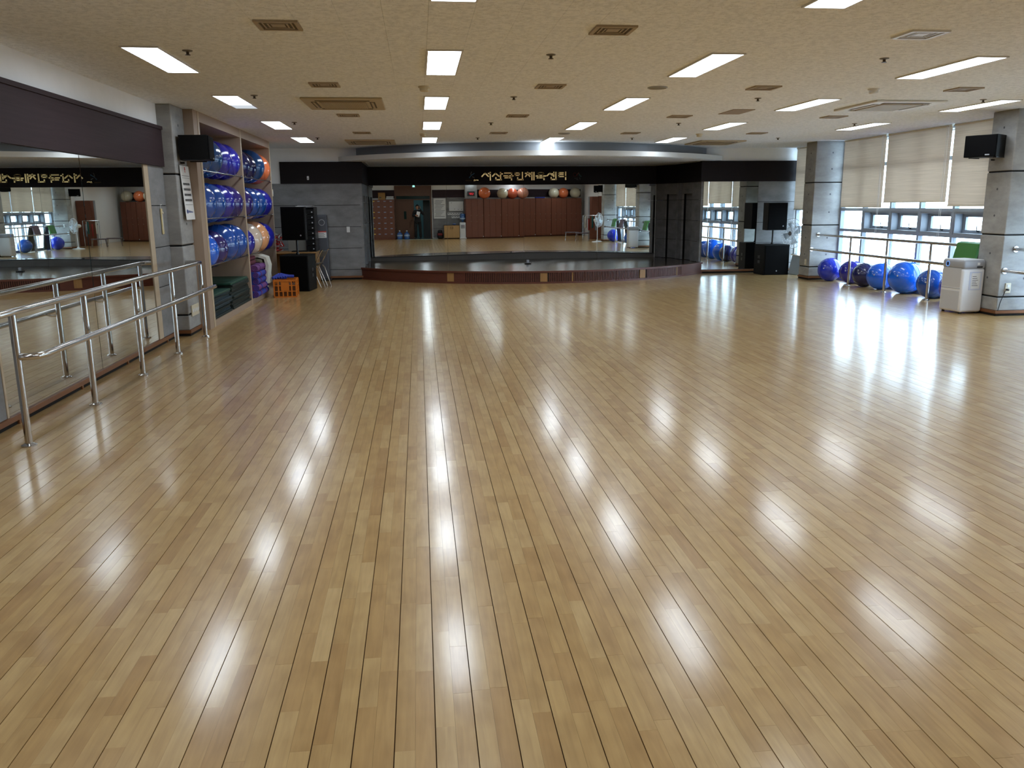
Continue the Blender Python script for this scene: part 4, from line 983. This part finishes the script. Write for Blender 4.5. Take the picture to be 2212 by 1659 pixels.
ol = thing('wall_outlet', 'cream four-gang outlet low on the left column', 'outlet', (-2.889, 10.96, .225)); B().rbox((.006, 0, .075), (.014, .34, .14), .004, 2).build('plate', M_CREAM, ol)
for k in range(4): B().tube([(.013, -.12+.08*k, .075), (.016, -.12+.08*k, .075)], .026, 14).build('socket', M_WPLAST, ol)
ol = thing('wall_outlet', 'cream outlet plate low on the far column by the window', 'outlet', (8.03, 16.72, .30)); B().rbox((-.005, 0, .06), (.012, .07, .12), .004, 2).build('plate', M_CREAM, ol)
for k in (.035, .085): B().tube([(-.011, 0, k), (-.014, 0, k)], .018, 12).build('socket', M_WPLAST, ol)
ol = thing('wall_outlet', 'cream outlet with a black plug beside the air purifier', 'outlet', (8.14, 10.75, .32)); B().rbox((0, -.005, .07), (.08, .012, .14), .004, 2).build('plate', M_CREAM, ol)
B().tube([(0, -.012, .1), (0, -.015, .1)], .02, 12).build('socket', M_WPLAST, ol); B().rbox((-.02, -.03, .05), (.04, .04, .03), .01, 2).tube([(-.03, -.04, .05), (-.07, -.05, .03), (-.10, -.02, -.12), (-.12, .0, -.30)], .005, 6).build('plug', M_BLACKP, ol)
th = thing('wall_thermometer', 'yellowish strip thermometer hanging on the concrete by the side mirror', 'thermometer', (XL+.024, 10.42, 1.27))
B().rbox((.008, 0, .15), (.014, .06, .30), .01, 3).build('backing_board', mat('yellowed_wood', 'c9b98c', .5), th); B().tube([(.016, 0, .05), (.016, 0, .25)], .005, 8).build('glass_tube', M_WPLAST, th); B().sphere((.016, 0, .25), .016, 12, 8).build('bulb_cap', M_CREAM, th)
B().tube([(.004, 0, .30), (.004, 0, .345)], .003, 6).lathe([(.012, 0), (.01, .008)], 10, (.006, 0, .34)).build('hook', M_WPLAST, th)

# ------------------------------------------------------------------ sign over the stage
sg = thing('wall_sign', 'golden Korean lettering on the dark band above the stage mirror', 'sign', (0, 0, 0))
YS = YM-.035
def sp(x, y): return (-.001+2.55+((1000+x/13.825)-1128.4)*.011197, 2.055+(399.1-(355+y/13.825))*.01075+.006)
def strokes(polys, w_, name, m_, par, depth=.03):
    s = B()
    for pl_ in polys:
        pts = [Vector(sp(*p)) for p in pl_]; closed = pl_[0] == pl_[-1] and len(pl_) > 2
        for i in range(len(pts)-1):
            a, b_ = pts[i], pts[i+1]; d = (b_-a); L_ = d.length; 
            if L_ < 1e-6: continue
            ang_ = math.atan2(d.y, d.x); c = (a+b_)/2
            s.cbox((c.x, YS-depth/2, c.y), (L_+w_*.85, depth, w_), 0, 0, -ang_)
    return s.build(name, m_, par)
O2 = 1659
def el(cx, cy, rx, ry, n=18): return [(cx+rx*math.cos(2*PI*i/n), cy+ry*math.sin(2*PI*i/n)) for i in range(n+1)]
letters = [
 [[(550,360),(645,262),(742,360)], [(800,240),(800,470)], [(745,272),(800,272)]],
 [[(868,356),(956,268),(1062,356)], [(1110,245),(1110,460)], [(1110,285),(1165,285)], [(968,400),(968,462),(1130,462)]],
 [[(1230,262),(1445,262),(1445,345)], [(1210,347),(1485,347)], [(1350,347),(1350,400)], [(1242,405),(1440,405),(1440,468)]],
 [[(1550,262),(1680,262),(1680,330),(1550,330),(1550,262)], [(1770,245),(1770,460)], [(1625,405),(1625,462),(1785,462)]],
 [[(1930,242),(1930,268)], [(1860,272),(2005,272)], [(1938,275),(1862,372)], [(1945,310),(1995,365)], [(1995,295),(2050,295)], [(2058,245),(2058,468)], [(2120,245),(2120,468)]],
 [[(530+O2,355),(820+O2,355)], [(610+O2,355),(610+O2,405)], [(725+O2,355),(725+O2,405)], [(560+O2,410),(768+O2,410),(768+O2,465)]],
 [[(862+O2,345),(946+O2,268),(1022+O2,335)], [(1010+O2,292),(1060+O2,292)], [(1066+O2,240),(1066+O2,375)], [(1130+O2,245),(1130+O2,460)], [(985+O2,405),(985+O2,460),(1140+O2,460)]],
 [[(1355+O2,258),(1215+O2,258),(1215+O2,372),(1400+O2,372)], [(1215+O2,308),(1350+O2,308)], [(1428+O2,240),(1428+O2,465)], [(1390+O2,372),(1428+O2,372)]]]
for k, L_ in enumerate(letters):
    o = strokes(L_, .031, 'letter', M_GOLD, sg)
    if k == 5: strokes([[(x+O2, y) for x, y in el(672, 282, 84, 36)]], .021, 'letter_ring', M_GOLD, o)
lg = thing('wall_logo', 'small blue and grey figure emblem left of the golden lettering', 'logo')
strokes([[(175,395),(235,325),(320,268)]], .020, 'blue_stroke', mat('logo_blue', '2f5d72', .4), lg, .02)
strokes([[(240,220),(222,270),(225,330)], [(270,370),(320,395)]], .013, 'grey_stroke', mat('logo_grey', '6d6a66', .4), lg, .02)
strokes([[(75,480),(100,480)], [(110,485),(140,485)], [(150,485),(175,485)], [(185,485),(235,485)]], .020, 'small_caption', mat('dull_brass', '4a3a1e', .4, .6), lg, .012)
strokes([[(310,490),(340,490)], [(325,460),(325,490)], [(360,470),(395,470)], [(405,465),(435,475)]], .018, 'gold_caption', M_GOLD, lg, .012)
lg = thing('wall_logo', 'small red ring and green swoosh emblem right of the golden lettering', 'logo')
strokes([[(x+O2, y) for x, y in el(1715, 320, 52, 50)]], .018, 'red_ring', mat('logo_red', '8a3b32', .4), lg, .02)
strokes([[(1770+O2,350),(1800+O2,290),(1830+O2,265)]], .018, 'red_tail', mat('logo_red', '8a3b32', .4), lg, .02)
strokes([[(1835+O2,290),(1870+O2,345),(1905+O2,375)]], .024, 'green_swoosh', mat('logo_green', '1f5a52', .4), lg, .02)
strokes([[(1710+O2,430),(1730+O2,415),(1745+O2,440)], [(1785+O2,410),(1785+O2,450)], [(1780+O2,470),(1810+O2,470)], [(1850+O2,415),(1875+O2,430),(1885+O2,465)]], .012, 'small_caption', mat('dull_silver', '4d4f52', .4, .5), lg, .012)
# ------------------------------------------------------------------ things behind the camera, seen in the mirrors
def led_digit(par, x, y, z, segs, w_=.035, h_=.08, t_=.008, sx=-1):
    m_ = mat('red_led', (.9, .03, .03), .5, emit=(1, .03, .05), estr=2)
    S = {'a': (0, h_, w_, 1), 'g': (0, h_/2, w_, 1), 'd': (0, 0, w_, 1), 'f': (-w_/2, .75*h_, h_/2, 0), 'b': (w_/2, .75*h_, h_/2, 0), 'e': (-w_/2, .25*h_, h_/2, 0), 'c': (w_/2, .25*h_, h_/2, 0)}
    s = B()
    for k in segs:
        cx, cz, L_, hz = S[k]; s.cbox((x+cx, y, z+cz), (L_ if hz else t_, .004, t_ if hz else L_))
    s.build('digit', m_, par)
# shoe lockers left of the door
LKB = mat('locker_door_brown', '6f4230', .5, noise=.08); YT = mat('yellow_tag', 'd9b84a', .6); BTg = mat('blue_grey_tag', '8d93a8', .6)
lk = thing('shoe_locker', 'brown shoe locker with rows of name tags, left of the entrance door', 'locker', (-1.78, -.98, 0))
B().box(-.60, 0, 0, .60, .40, 1.93).build('body', M_LOCKER, lk)
for c in range(4):
    for r in range(7):
        x0 = -.595+c*.2985; z0 = .07+r*.263
        d = B().box(x0+.004, .40, z0+.004, x0+.2945, .416, z0+.259).build('locker_door', LKB, lk)
        yl = c == 0 and r in (0, 1, 3, 4, 6)
        B().box(x0+.09, .416, z0+.18, x0+(.25 if yl else .20), .4185, z0+.225).build('name_tag', YT if yl else BTg, d)
        B().tube([(x0+.26, .416, z0+.10), (x0+.26, .43, z0+.10)], .009, 8).build('knob', M_STEEL, d)
cb = thing('cardboard_box', 'open brown cardboard box on top of the shoe locker', 'box', (-1.77, -.78, 1.93)); B().box(-.17, -.13, 0, .17, .13, .30).build('carton', mat('cardboard', '9a7442', .8), cb); B().cbox((0, .16, .31), (.34, .10, .005), 0, .5).build('flap', mat('cardboard', '9a7442', .8), cb); B().box(-.12, .131, .08, -.02, .134, .13).build('print_mark', M_INK, cb)
nb = thing('paper_stack', 'stack of white folders on top of the shoe locker', 'papers', (-1.38, -.78, 1.93))
for k in range(4): B().box(-.19+.01*k, -.12, .04*k, .18, .14, .033+.04*k).build('folder', M_PAPER if k % 2 else M_GPLAST, nb)
# water bottles
JUG = mat('blue_water_bottle', '2f5b96', .12, coat=.5)
def jug(x, y, z, label, up=True):
    t = thing('water_bottle', label, 'bottle', (x, y, z)); s_ = 1
    pf = [(.125, 0), (.135, .02), (.135, .10), (.128, .12), (.135, .14), (.135, .24), (.11, .30), (.04, .34), (.033, .40)]
    if not up: pf = [(r_, .42-z_) for r_, z_ in pf][::-1]
    B().lathe(pf, 24).build('bottle_body', JUG, t, smooth=True)
    if up: B().lathe([(.04, .39), (.04, .425), (.03, .43)], 16).build('cap', M_WPLAST, t)
    B().lathe([(.1365, .15), (.1365, .22)], 24).build('label_band', mat('bottle_label', '9db4cf', .5), t)
jug(-.95, -.45, .012, 'blue water bottle on the entrance mat nearer the shoe locker')
jug(-.60, -.42, .012, 'blue water bottle on the entrance mat nearer the standing person')
# noticeboards
nt = thing('notice_sheet', 'large white notice sheet with text lines beside the entrance door', 'notice', (1.06, -.975, .99)); B().box(-.30, 0, 0, .30, .012, .99).build('board', M_PAPER, nt)
for k in range(12): B().box(-.25+.02*(k % 3), .012, .10+.07*k, .25-.06*((k*7) % 4), .0135, .118+.07*k).build('text_line', M_INK, nt)
wbd = thing('whiteboard', 'small white board with rounded corners above the wooden cabinet', 'whiteboard', (1.88, -.97, 1.35)); B().rbox((0, .012, .235), (.72, .025, .47), .05, 4).build('board_face', M_WPLAST, wbd, smooth=True)
for x_, z_ in ((-.24, .40), (.1, .08), (.27, .08), (-.08, .1)): B().box(x_-.02, .0245, z_-.012, x_+.02, .027, z_+.012).build('magnet', M_INK, wbd)
for z_, n_ in ((1.16, 6), (1.00, 4)):
    sp_ = thing('switch_panel', '%s row of white light switches below the whiteboard' % ('upper' if z_ > 1.1 else 'lower'), 'switch', (1.45 if n_ == 6 else 1.65, -.98, z_))
    for k in range(n_):
        u = B().rbox((.05+.125*k, .006, .06), (.115, .012, .12), .004, 2).build('plate', M_WPLAST, sp_); B().box(.02+.125*k, .012, .065, .08+.125*k, .018, .10).build('rocker', M_INK, u)
# cabinet, backpack, dispenser
cbn = thing('cabinet', 'pale wooden two-door cabinet beside the water dispenser', 'cabinet', (1.62, -.72, 0)); OAK2 = mat('pale_maple_veneer', 'b58f5c', .5, noise=.1, nscale=(20, 20, 2))
B().box(-.38, -.22, .04, .38, .22, .66).build('body', OAK2, cbn); B().box(-.39, -.23, .66, .39, .24, .68).build('top', mat('dark_top', '3a2f26', .5), cbn); B().box(-.36, -.2, 0, .36, .18, .04).build('plinth', M_DARK, cbn)
for sx in (-1, 1):
    d = B().box(sx*.19-.185, .22, .05, sx*.19+.185, .238, .65).build('door', OAK2, cbn); B().tube([(sx*.05, .238, .48), (sx*.05, .262, .49), (sx*.05, .262, .59), (sx*.05, .238, .60)], .008, 8).build('handle', M_BLACKP, d)
tag(B().lathe([(.05, 0), (.09, .02), (.09, .05), (.03, .07)], 20).build('blue_bowl', mat('blue_bowl', '5a78b8', .3), None, (1.75, -.65, .68), True), 'small blue bowl on the wooden cabinet', 'bowl')
bp_ = thing('backpack', 'black and red backpack leaning on the wall beside the cabinet', 'backpack', (1.04, -.82, 0)); B().rbox((0, 0, .17), (.28, .2, .33), .08, 4).build('main_pouch', mat('black_nylon', '14151a', .7), bp_, smooth=True); B().rbox((0, .02, .36), (.22, .17, .16), .07, 4).build('top_pouch', mat('black_nylon', '14151a', .7), bp_, smooth=True); B().rbox((0, .11, .22), (.24, .05, .12), .02, 3).build('red_panel', mat('red_nylon', '7a2424', .7), bp_, smooth=True)
wd_ = thing('water_dispenser', 'white water dispenser between the cabinet and the brown lockers', 'dispenser', (2.17, -.60, 0)); B().rbox((0, 0, .40), (.30, .30, .80), .03, 3).build('body', M_WPLAST, wd_, smooth=True); B().rbox((0, .16, .60), (.2, .02, .18), .05, 3).build('tap_recess', M_GPLAST, wd_, smooth=True)
for sx in (-.04, .04): B().tube([(sx, .165, .64), (sx, .20, .62)], .012, 8).build('tap', M_INKB if sx < 0 else M_INKR, wd_)
B().rbox((0, .18, .03), (.34, .12, .05), .01, 2).build('drip_tray', M_WPLAST, wd_)
jug(2.17, -.60, .80, 'inverted blue water bottle on top of the water dispenser', False)
# grey pier with clock
pr_ = struct(B().box(2.32, -1.0, 1.95, 2.92, -.72, CEIL).build('wall_pier', M_CONC), 'grey pier above the first brown locker')
ck = thing('digital_clock', 'black digital clock with red digits on the grey pier', 'clock', (2.62, -.70, 2.08)); B().rbox((0, 0, .11), (.36, .04, .22), .008, 2).build('case', M_BLACKP, ck)
led_digit(ck, .09, .022, .06, 'abged'); led_digit(ck, 0, .022, .06, 'abcdefg'); led_digit(ck, -.09, .022, .06, 'abc')
# brown lockers along the slanting wall
LP = [(2.32, -.42), (3.22, -.55), (4.14, -.85), (5.08, -1.25), (5.95, -1.60), (6.82, -1.95), (7.68, -2.30), (8.55, -2.65)]
PN = mat('tiny_lock', 'b9b09a', .4, .5)
for i in range(7):
    a, b_ = Vector(LP[i]), Vector(LP[i+1]); d = b_-a; L_ = d.length; rz = math.atan2(d.y, d.x)
    t = thing('locker', 'brown locker unit, %s from the water dispenser along the slanting wall' % ORD[i], 'locker', ((a.x+b_.x)/2, (a.y+b_.y)/2, 0), rz, 'brown lockers behind the camera')
    h = L_/2-.012
    B().box(-h, -.42, 0, h, 0, 1.93).build('body', M_LOCKER, t); B().box(-h, -.40, 0, h, -.0, .06).build('plinth', M_DARK, t)
    for c in range(3):
        x0 = -h+c*2*h/3
        for z0, z1 in ((.07, .98), (.985, 1.92)):
            dd = B().box(x0+.004, 0, z0, x0+2*h/3-.004, .016, z1).build('locker_door', M_LOCKER, t); B().tube([(x0+2*h/3-.04, .016, .84 if z0 < .5 else 1.14), (x0+2*h/3-.04, .028, .84 if z0 < .5 else 1.14)], .011, 8).build('lock', PN, dd)
    B().tube([(h-.02, .0, .10), (h-.02, .03, .10)], .02, 10).build('corner_bumper', M_WPLAST, t)
t = thing('locker', 'single brown locker between the vent pipe and the column, behind the white fan', 'locker', (8.36, 2.7, 0), -.1)
B().box(-.36, -.4, 0, .36, 0, 1.95).build('body', M_LOCKER, t)
for c in range(2): B().box(-.355+.36*c, 0, .06, -.005+.36*c, .016, 1.94).build('locker_door', M_LOCKER, t)
vp = thing('vent_pipe', 'pale vertical pipe beside the last brown locker', 'pipe', (7.88, 2.6, 0)); B().tube([(0, 0, 0), (0, 0, 1.95)], .045, 14).build('pipe', M_GPLAST, vp, smooth=True); B().tube([(0, 0, .9), (0, 0, .96)], .055, 14).build('clamp', M_BLACKP, vp, smooth=True)
# balls on top of the lockers
def on_locker(s_): 
    for i in range(7):
        a, b_ = Vector(LP[i]), Vector(LP[i+1])
        if s_ <= (b_-a).length: p = a+(b_-a).normalized()*s_; n = Vector(((b_-a).y, -(b_-a).x)).normalized(); return p+n*.20
        s_ -= (b_-a).length
    return b_
for i, (s_, c, r) in enumerate(((1.05, 'orange', .29), (2.05, 'white', .27), (2.62, 'coral', .27), (3.22, 'pink', .28), (5.05, 'white', .27), (5.62, 'orange', .27), (6.35, 'white', .28))):
    p = on_locker(s_); ball(p.x, p.y, 1.932+r*.97, r, c, '%s exercise ball, %s from the clock along the locker tops' % (CN[c], ORD[i]), 'exercise balls on the locker tops', (.2, .9, .4))
tag(B().rbox((0, 0, .03), (.5, .3, .06), .02, 2).build('blue_mat', mat('blue_float_mat', '2740a0', .6), None, (on_locker(4.2).x, on_locker(4.2).y, 1.931)), 'flat blue mat lying on the locker tops between the balls', 'mat')
# step benches
def bench(x, y, rz, label):
    t = thing('step_bench', label, 'bench', (x, y, 0), rz, 'low benches in front of the lockers')
    B().rbox((0, 0, .34), (.62, .28, .05), .015, 2).build('seat', mat('mauve_bench_vinyl', '5a4c52', .5), t)
    for sx in (-.26, .26): 
        for sy in (-.1, .1): B().tube([(sx*1.12, sy, 0), (sx, sy, .32)], .013, 8).build('leg', M_STEEL, t)
        B().tube([(sx*1.08, -.1, .12), (sx*1.08, .1, .12)], .010, 8).build('crossbar', M_STEEL, t)
bench(7.25, 4.25, .2, 'mauve low bench nearer the white fan')
bench(6.95, 3.3, .2, 'mauve low bench farther from the white fan')
# clothes rack
rkk = thing('clothes_rack', 'small metal rack with pale and red clothes behind the white fan', 'rack', (7.75, 3.7, 0), .3)
for sx in (-.35, .35): B().tube([(sx, 0, 0), (sx, 0, 1.1)], .014, 8).build('upright', M_STEEL, rkk)
B().tube([(-.35, 0, 1.1), (.35, 0, 1.1)], .014, 8).build('hanging_bar', M_STEEL, rkk)
for k, m_ in enumerate((MWh, mat('red_cloth', '8d2b25', .8), mat('teal_cloth', '1e5a58', .8), mat('grey_cloth', '77808a', .8))):
    B().rbox((-.24+.16*k, 0, .80-.1*(k % 2)), (.06, .34, .52), .025, 3).build('garment', m_, rkk, smooth=True)

# ------------------------------------------------------------------ person with a phone, seen in the stage mirror
PX, PY = -.05, -.40
person = thing('person', 'person in a black jacket and trousers raising a phone, holding a white sheet', 'person', (PX, PY, 0))
CLOTH = mat('black_jacket', '0e0f12', .8, noise=.1); TROU = mat('black_trousers', '0c0d10', .8); SKIN = mat('skin', 'a8785a', .55); HAIR = mat('black_hair', '0a0909', .5, bump=.6, bscale=150); SHOE = mat('dark_shoe', '1b1c20', .5)
def skin_mesh(name, verts, edges_, radii, m_, parent, root=0, sub=2):
    me = bpy.data.meshes.new(name); me.from_pydata(verts, edges_, []); me.update()
    o = link(name, me, parent); me.materials.append(m_)
    md = o.modifiers.new('skin', 'SKIN'); md.use_smooth_shade = True
    for i, r_ in enumerate(radii):
        sv = me.skin_vertices[0].data[i]; sv.radius = r_ if isinstance(r_, tuple) else (r_, r_)
    me.skin_vertices[0].data[root].use_root = True
    sb = o.modifiers.new('sub', 'SUBSURF'); sb.levels = sub; sb.render_levels = sub
    return o
# clothed body, one surface: pelvis, spine, neck, legs, arms
V = [(0,0,.92), (0,.0,1.08), (0,-.01,1.26), (0,-.01,1.38), (0,-.005,1.44),
     (-.09,0,.84), (-.10,.02,.48), (-.11,-.02,.10), (.09,0,.84), (.11,.02,.48), (.13,-.02,.10),
     (-.17,-.01,1.36), (-.23,.02,1.12), (-.12,.22,1.14), (.17,-.01,1.36), (.31,.10,1.19), (.13,.30,1.46)]
E = [(0,1),(1,2),(2,3),(3,4),(0,5),(5,6),(6,7),(0,8),(8,9),(9,10),(3,11),(11,12),(12,13),(3,14),(14,15),(15,16)]
Rr = [(.155,.11), (.15,.105), (.165,.11), (.12,.085), (.06,.06), (.092,.092), (.072,.075), (.058,.06), (.092,.092), (.072,.075), (.058,.06), (.075,.075), (.058,.058), (.042,.042), (.075,.075), (.058,.058), (.042,.042)]
skin_mesh('body', V, E, Rr, CLOTH, person)
skin_mesh('trousers', [(0,0,.93), (-.095,0,.82), (-.103,.022,.48), (-.112,-.02,.07), (.095,0,.82), (.113,.022,.48), (.132,-.02,.07)], [(0,1),(1,2),(2,3),(0,4),(4,5),(5,6)], [(.15,.112), .098, .078, .066, .098, .078, .066], TROU, person)
for sx in (-1, 1):
    B().rbox((sx*.12, .035, .04), (.095, .26, .08), .035, 4).build('shoe', SHOE, person, smooth=True)
hd = B(); hd.sphere((0, .02, 1.555), .1, 28, 20, (.78, .95, 1.12)); hd.sphere((0, .075, 1.495), .052, 16, 10, (1, .8, .7)); hd.tube([(0, 0, 1.40), (0, .01, 1.49)], .052, 16)
head = hd.build('head', SKIN, person, smooth=True)
nose = B().tube([(0, .112, 1.565), (0, .135, 1.525), (0, .115, 1.515)], [.008, .015, .009], 8).build('nose', SKIN, head, smooth=True)
for sx in (-1, 1):
    B().sphere((sx*.033, .105, 1.563), .012, 12, 8).build('eye', M_INK, head, smooth=True); B().sphere((sx*.08, .012, 1.545), .022, 10, 8, (.4, .8, 1.3)).build('ear', SKIN, head, smooth=True)
B().tube([(-.025, .108, 1.482), (0, .117, 1.48), (.025, .108, 1.482)], .005, 6).build('mouth', mat('lips', '8a4f45', .5), head, smooth=True)
hr = B(); hr.sphere((0, -.004, 1.588), .112, 28, 18, (.80, .93, .90)); hr.cbox((0, .078, 1.612), (.135, .05, .045), 0, -.2); hr.build('hair', HAIR, person, smooth=True)
B().rbox((0, .106, 1.21), (.05, .012, .26), .004, 2).build('shirt_front', mat('grey_shirt', '6d757c', .8), person)
B().rbox((0, .03, 1.435), (.10, .10, .03), .012, 2).build('collar', mat('grey_shirt', '6d757c', .8), person)
def hand(c, u, v, n_, name, thumb=1):
    c, u, v, n_ = Vector(c), Vector(u).normalized(), Vector(v).normalized(), Vector(n_).normalized()
    vs = [c, c+u*.05]; es = [(0, 1)]; rs = [(.03, .02), (.036, .018)]
    for k, (off, L_) in enumerate(((-.03, .062), (-.01, .072), (.01, .068), (.03, .052))):
        i = len(vs); p0 = c+u*.085+v*off; vs += [p0, p0+u*L_*.5+n_*.012, p0+u*L_*.72+n_*.04]; es += [(1, i), (i, i+1), (i+1, i+2)]; rs += [.0105, .0095, .008]
    i = len(vs); p0 = c+u*.03+v*.045*thumb; vs += [p0, p0+u*.03+v*.02*thumb+n_*.02, p0+u*.05+v*.012*thumb+n_*.04]; es += [(0, i), (i, i+1), (i+1, i+2)]; rs += [.013, .011, .009]
    skin_mesh(name, vs, es, rs, SKIN, person, 0, 1)
hand((.13, .31, 1.475), (-.25, .25, 1), (-.9, .35, 0), (-.3, .9, 0), 'hand', 1)
hand((-.11, .23, 1.15), (1, .5, .1), (0, .1, 1), (.3, .9, -.2), 'hand', 1)
ph = thing('phone', 'dark phone held up in front of the face', 'phone', (.03, -.03, CAM_H-.045)); B().rbox((0, 0, 0), (.072, .008, .145), .008, 3).build('phone_body', M_BLACKP, ph, smooth=True); B().tube([(-.02, .004, .05), (-.02, .007, .05)], .007, 10).build('lens', M_STEEL, ph)
sh_ = thing('paper_sheet', 'white sheet held against the chest of the standing person', 'paper', (-.02, -.13, 1.22)); B().cbox((0, 0, 0), (.16, .006, .26), 0, -.25, .22).build('sheet', mat('bright_paper', 'eef0f4', .7), sh_)
B().cbox((.012, .008, -.085), (.10, .004, .012), 0, -.25, .22).build('text_line', M_INK, sh_)
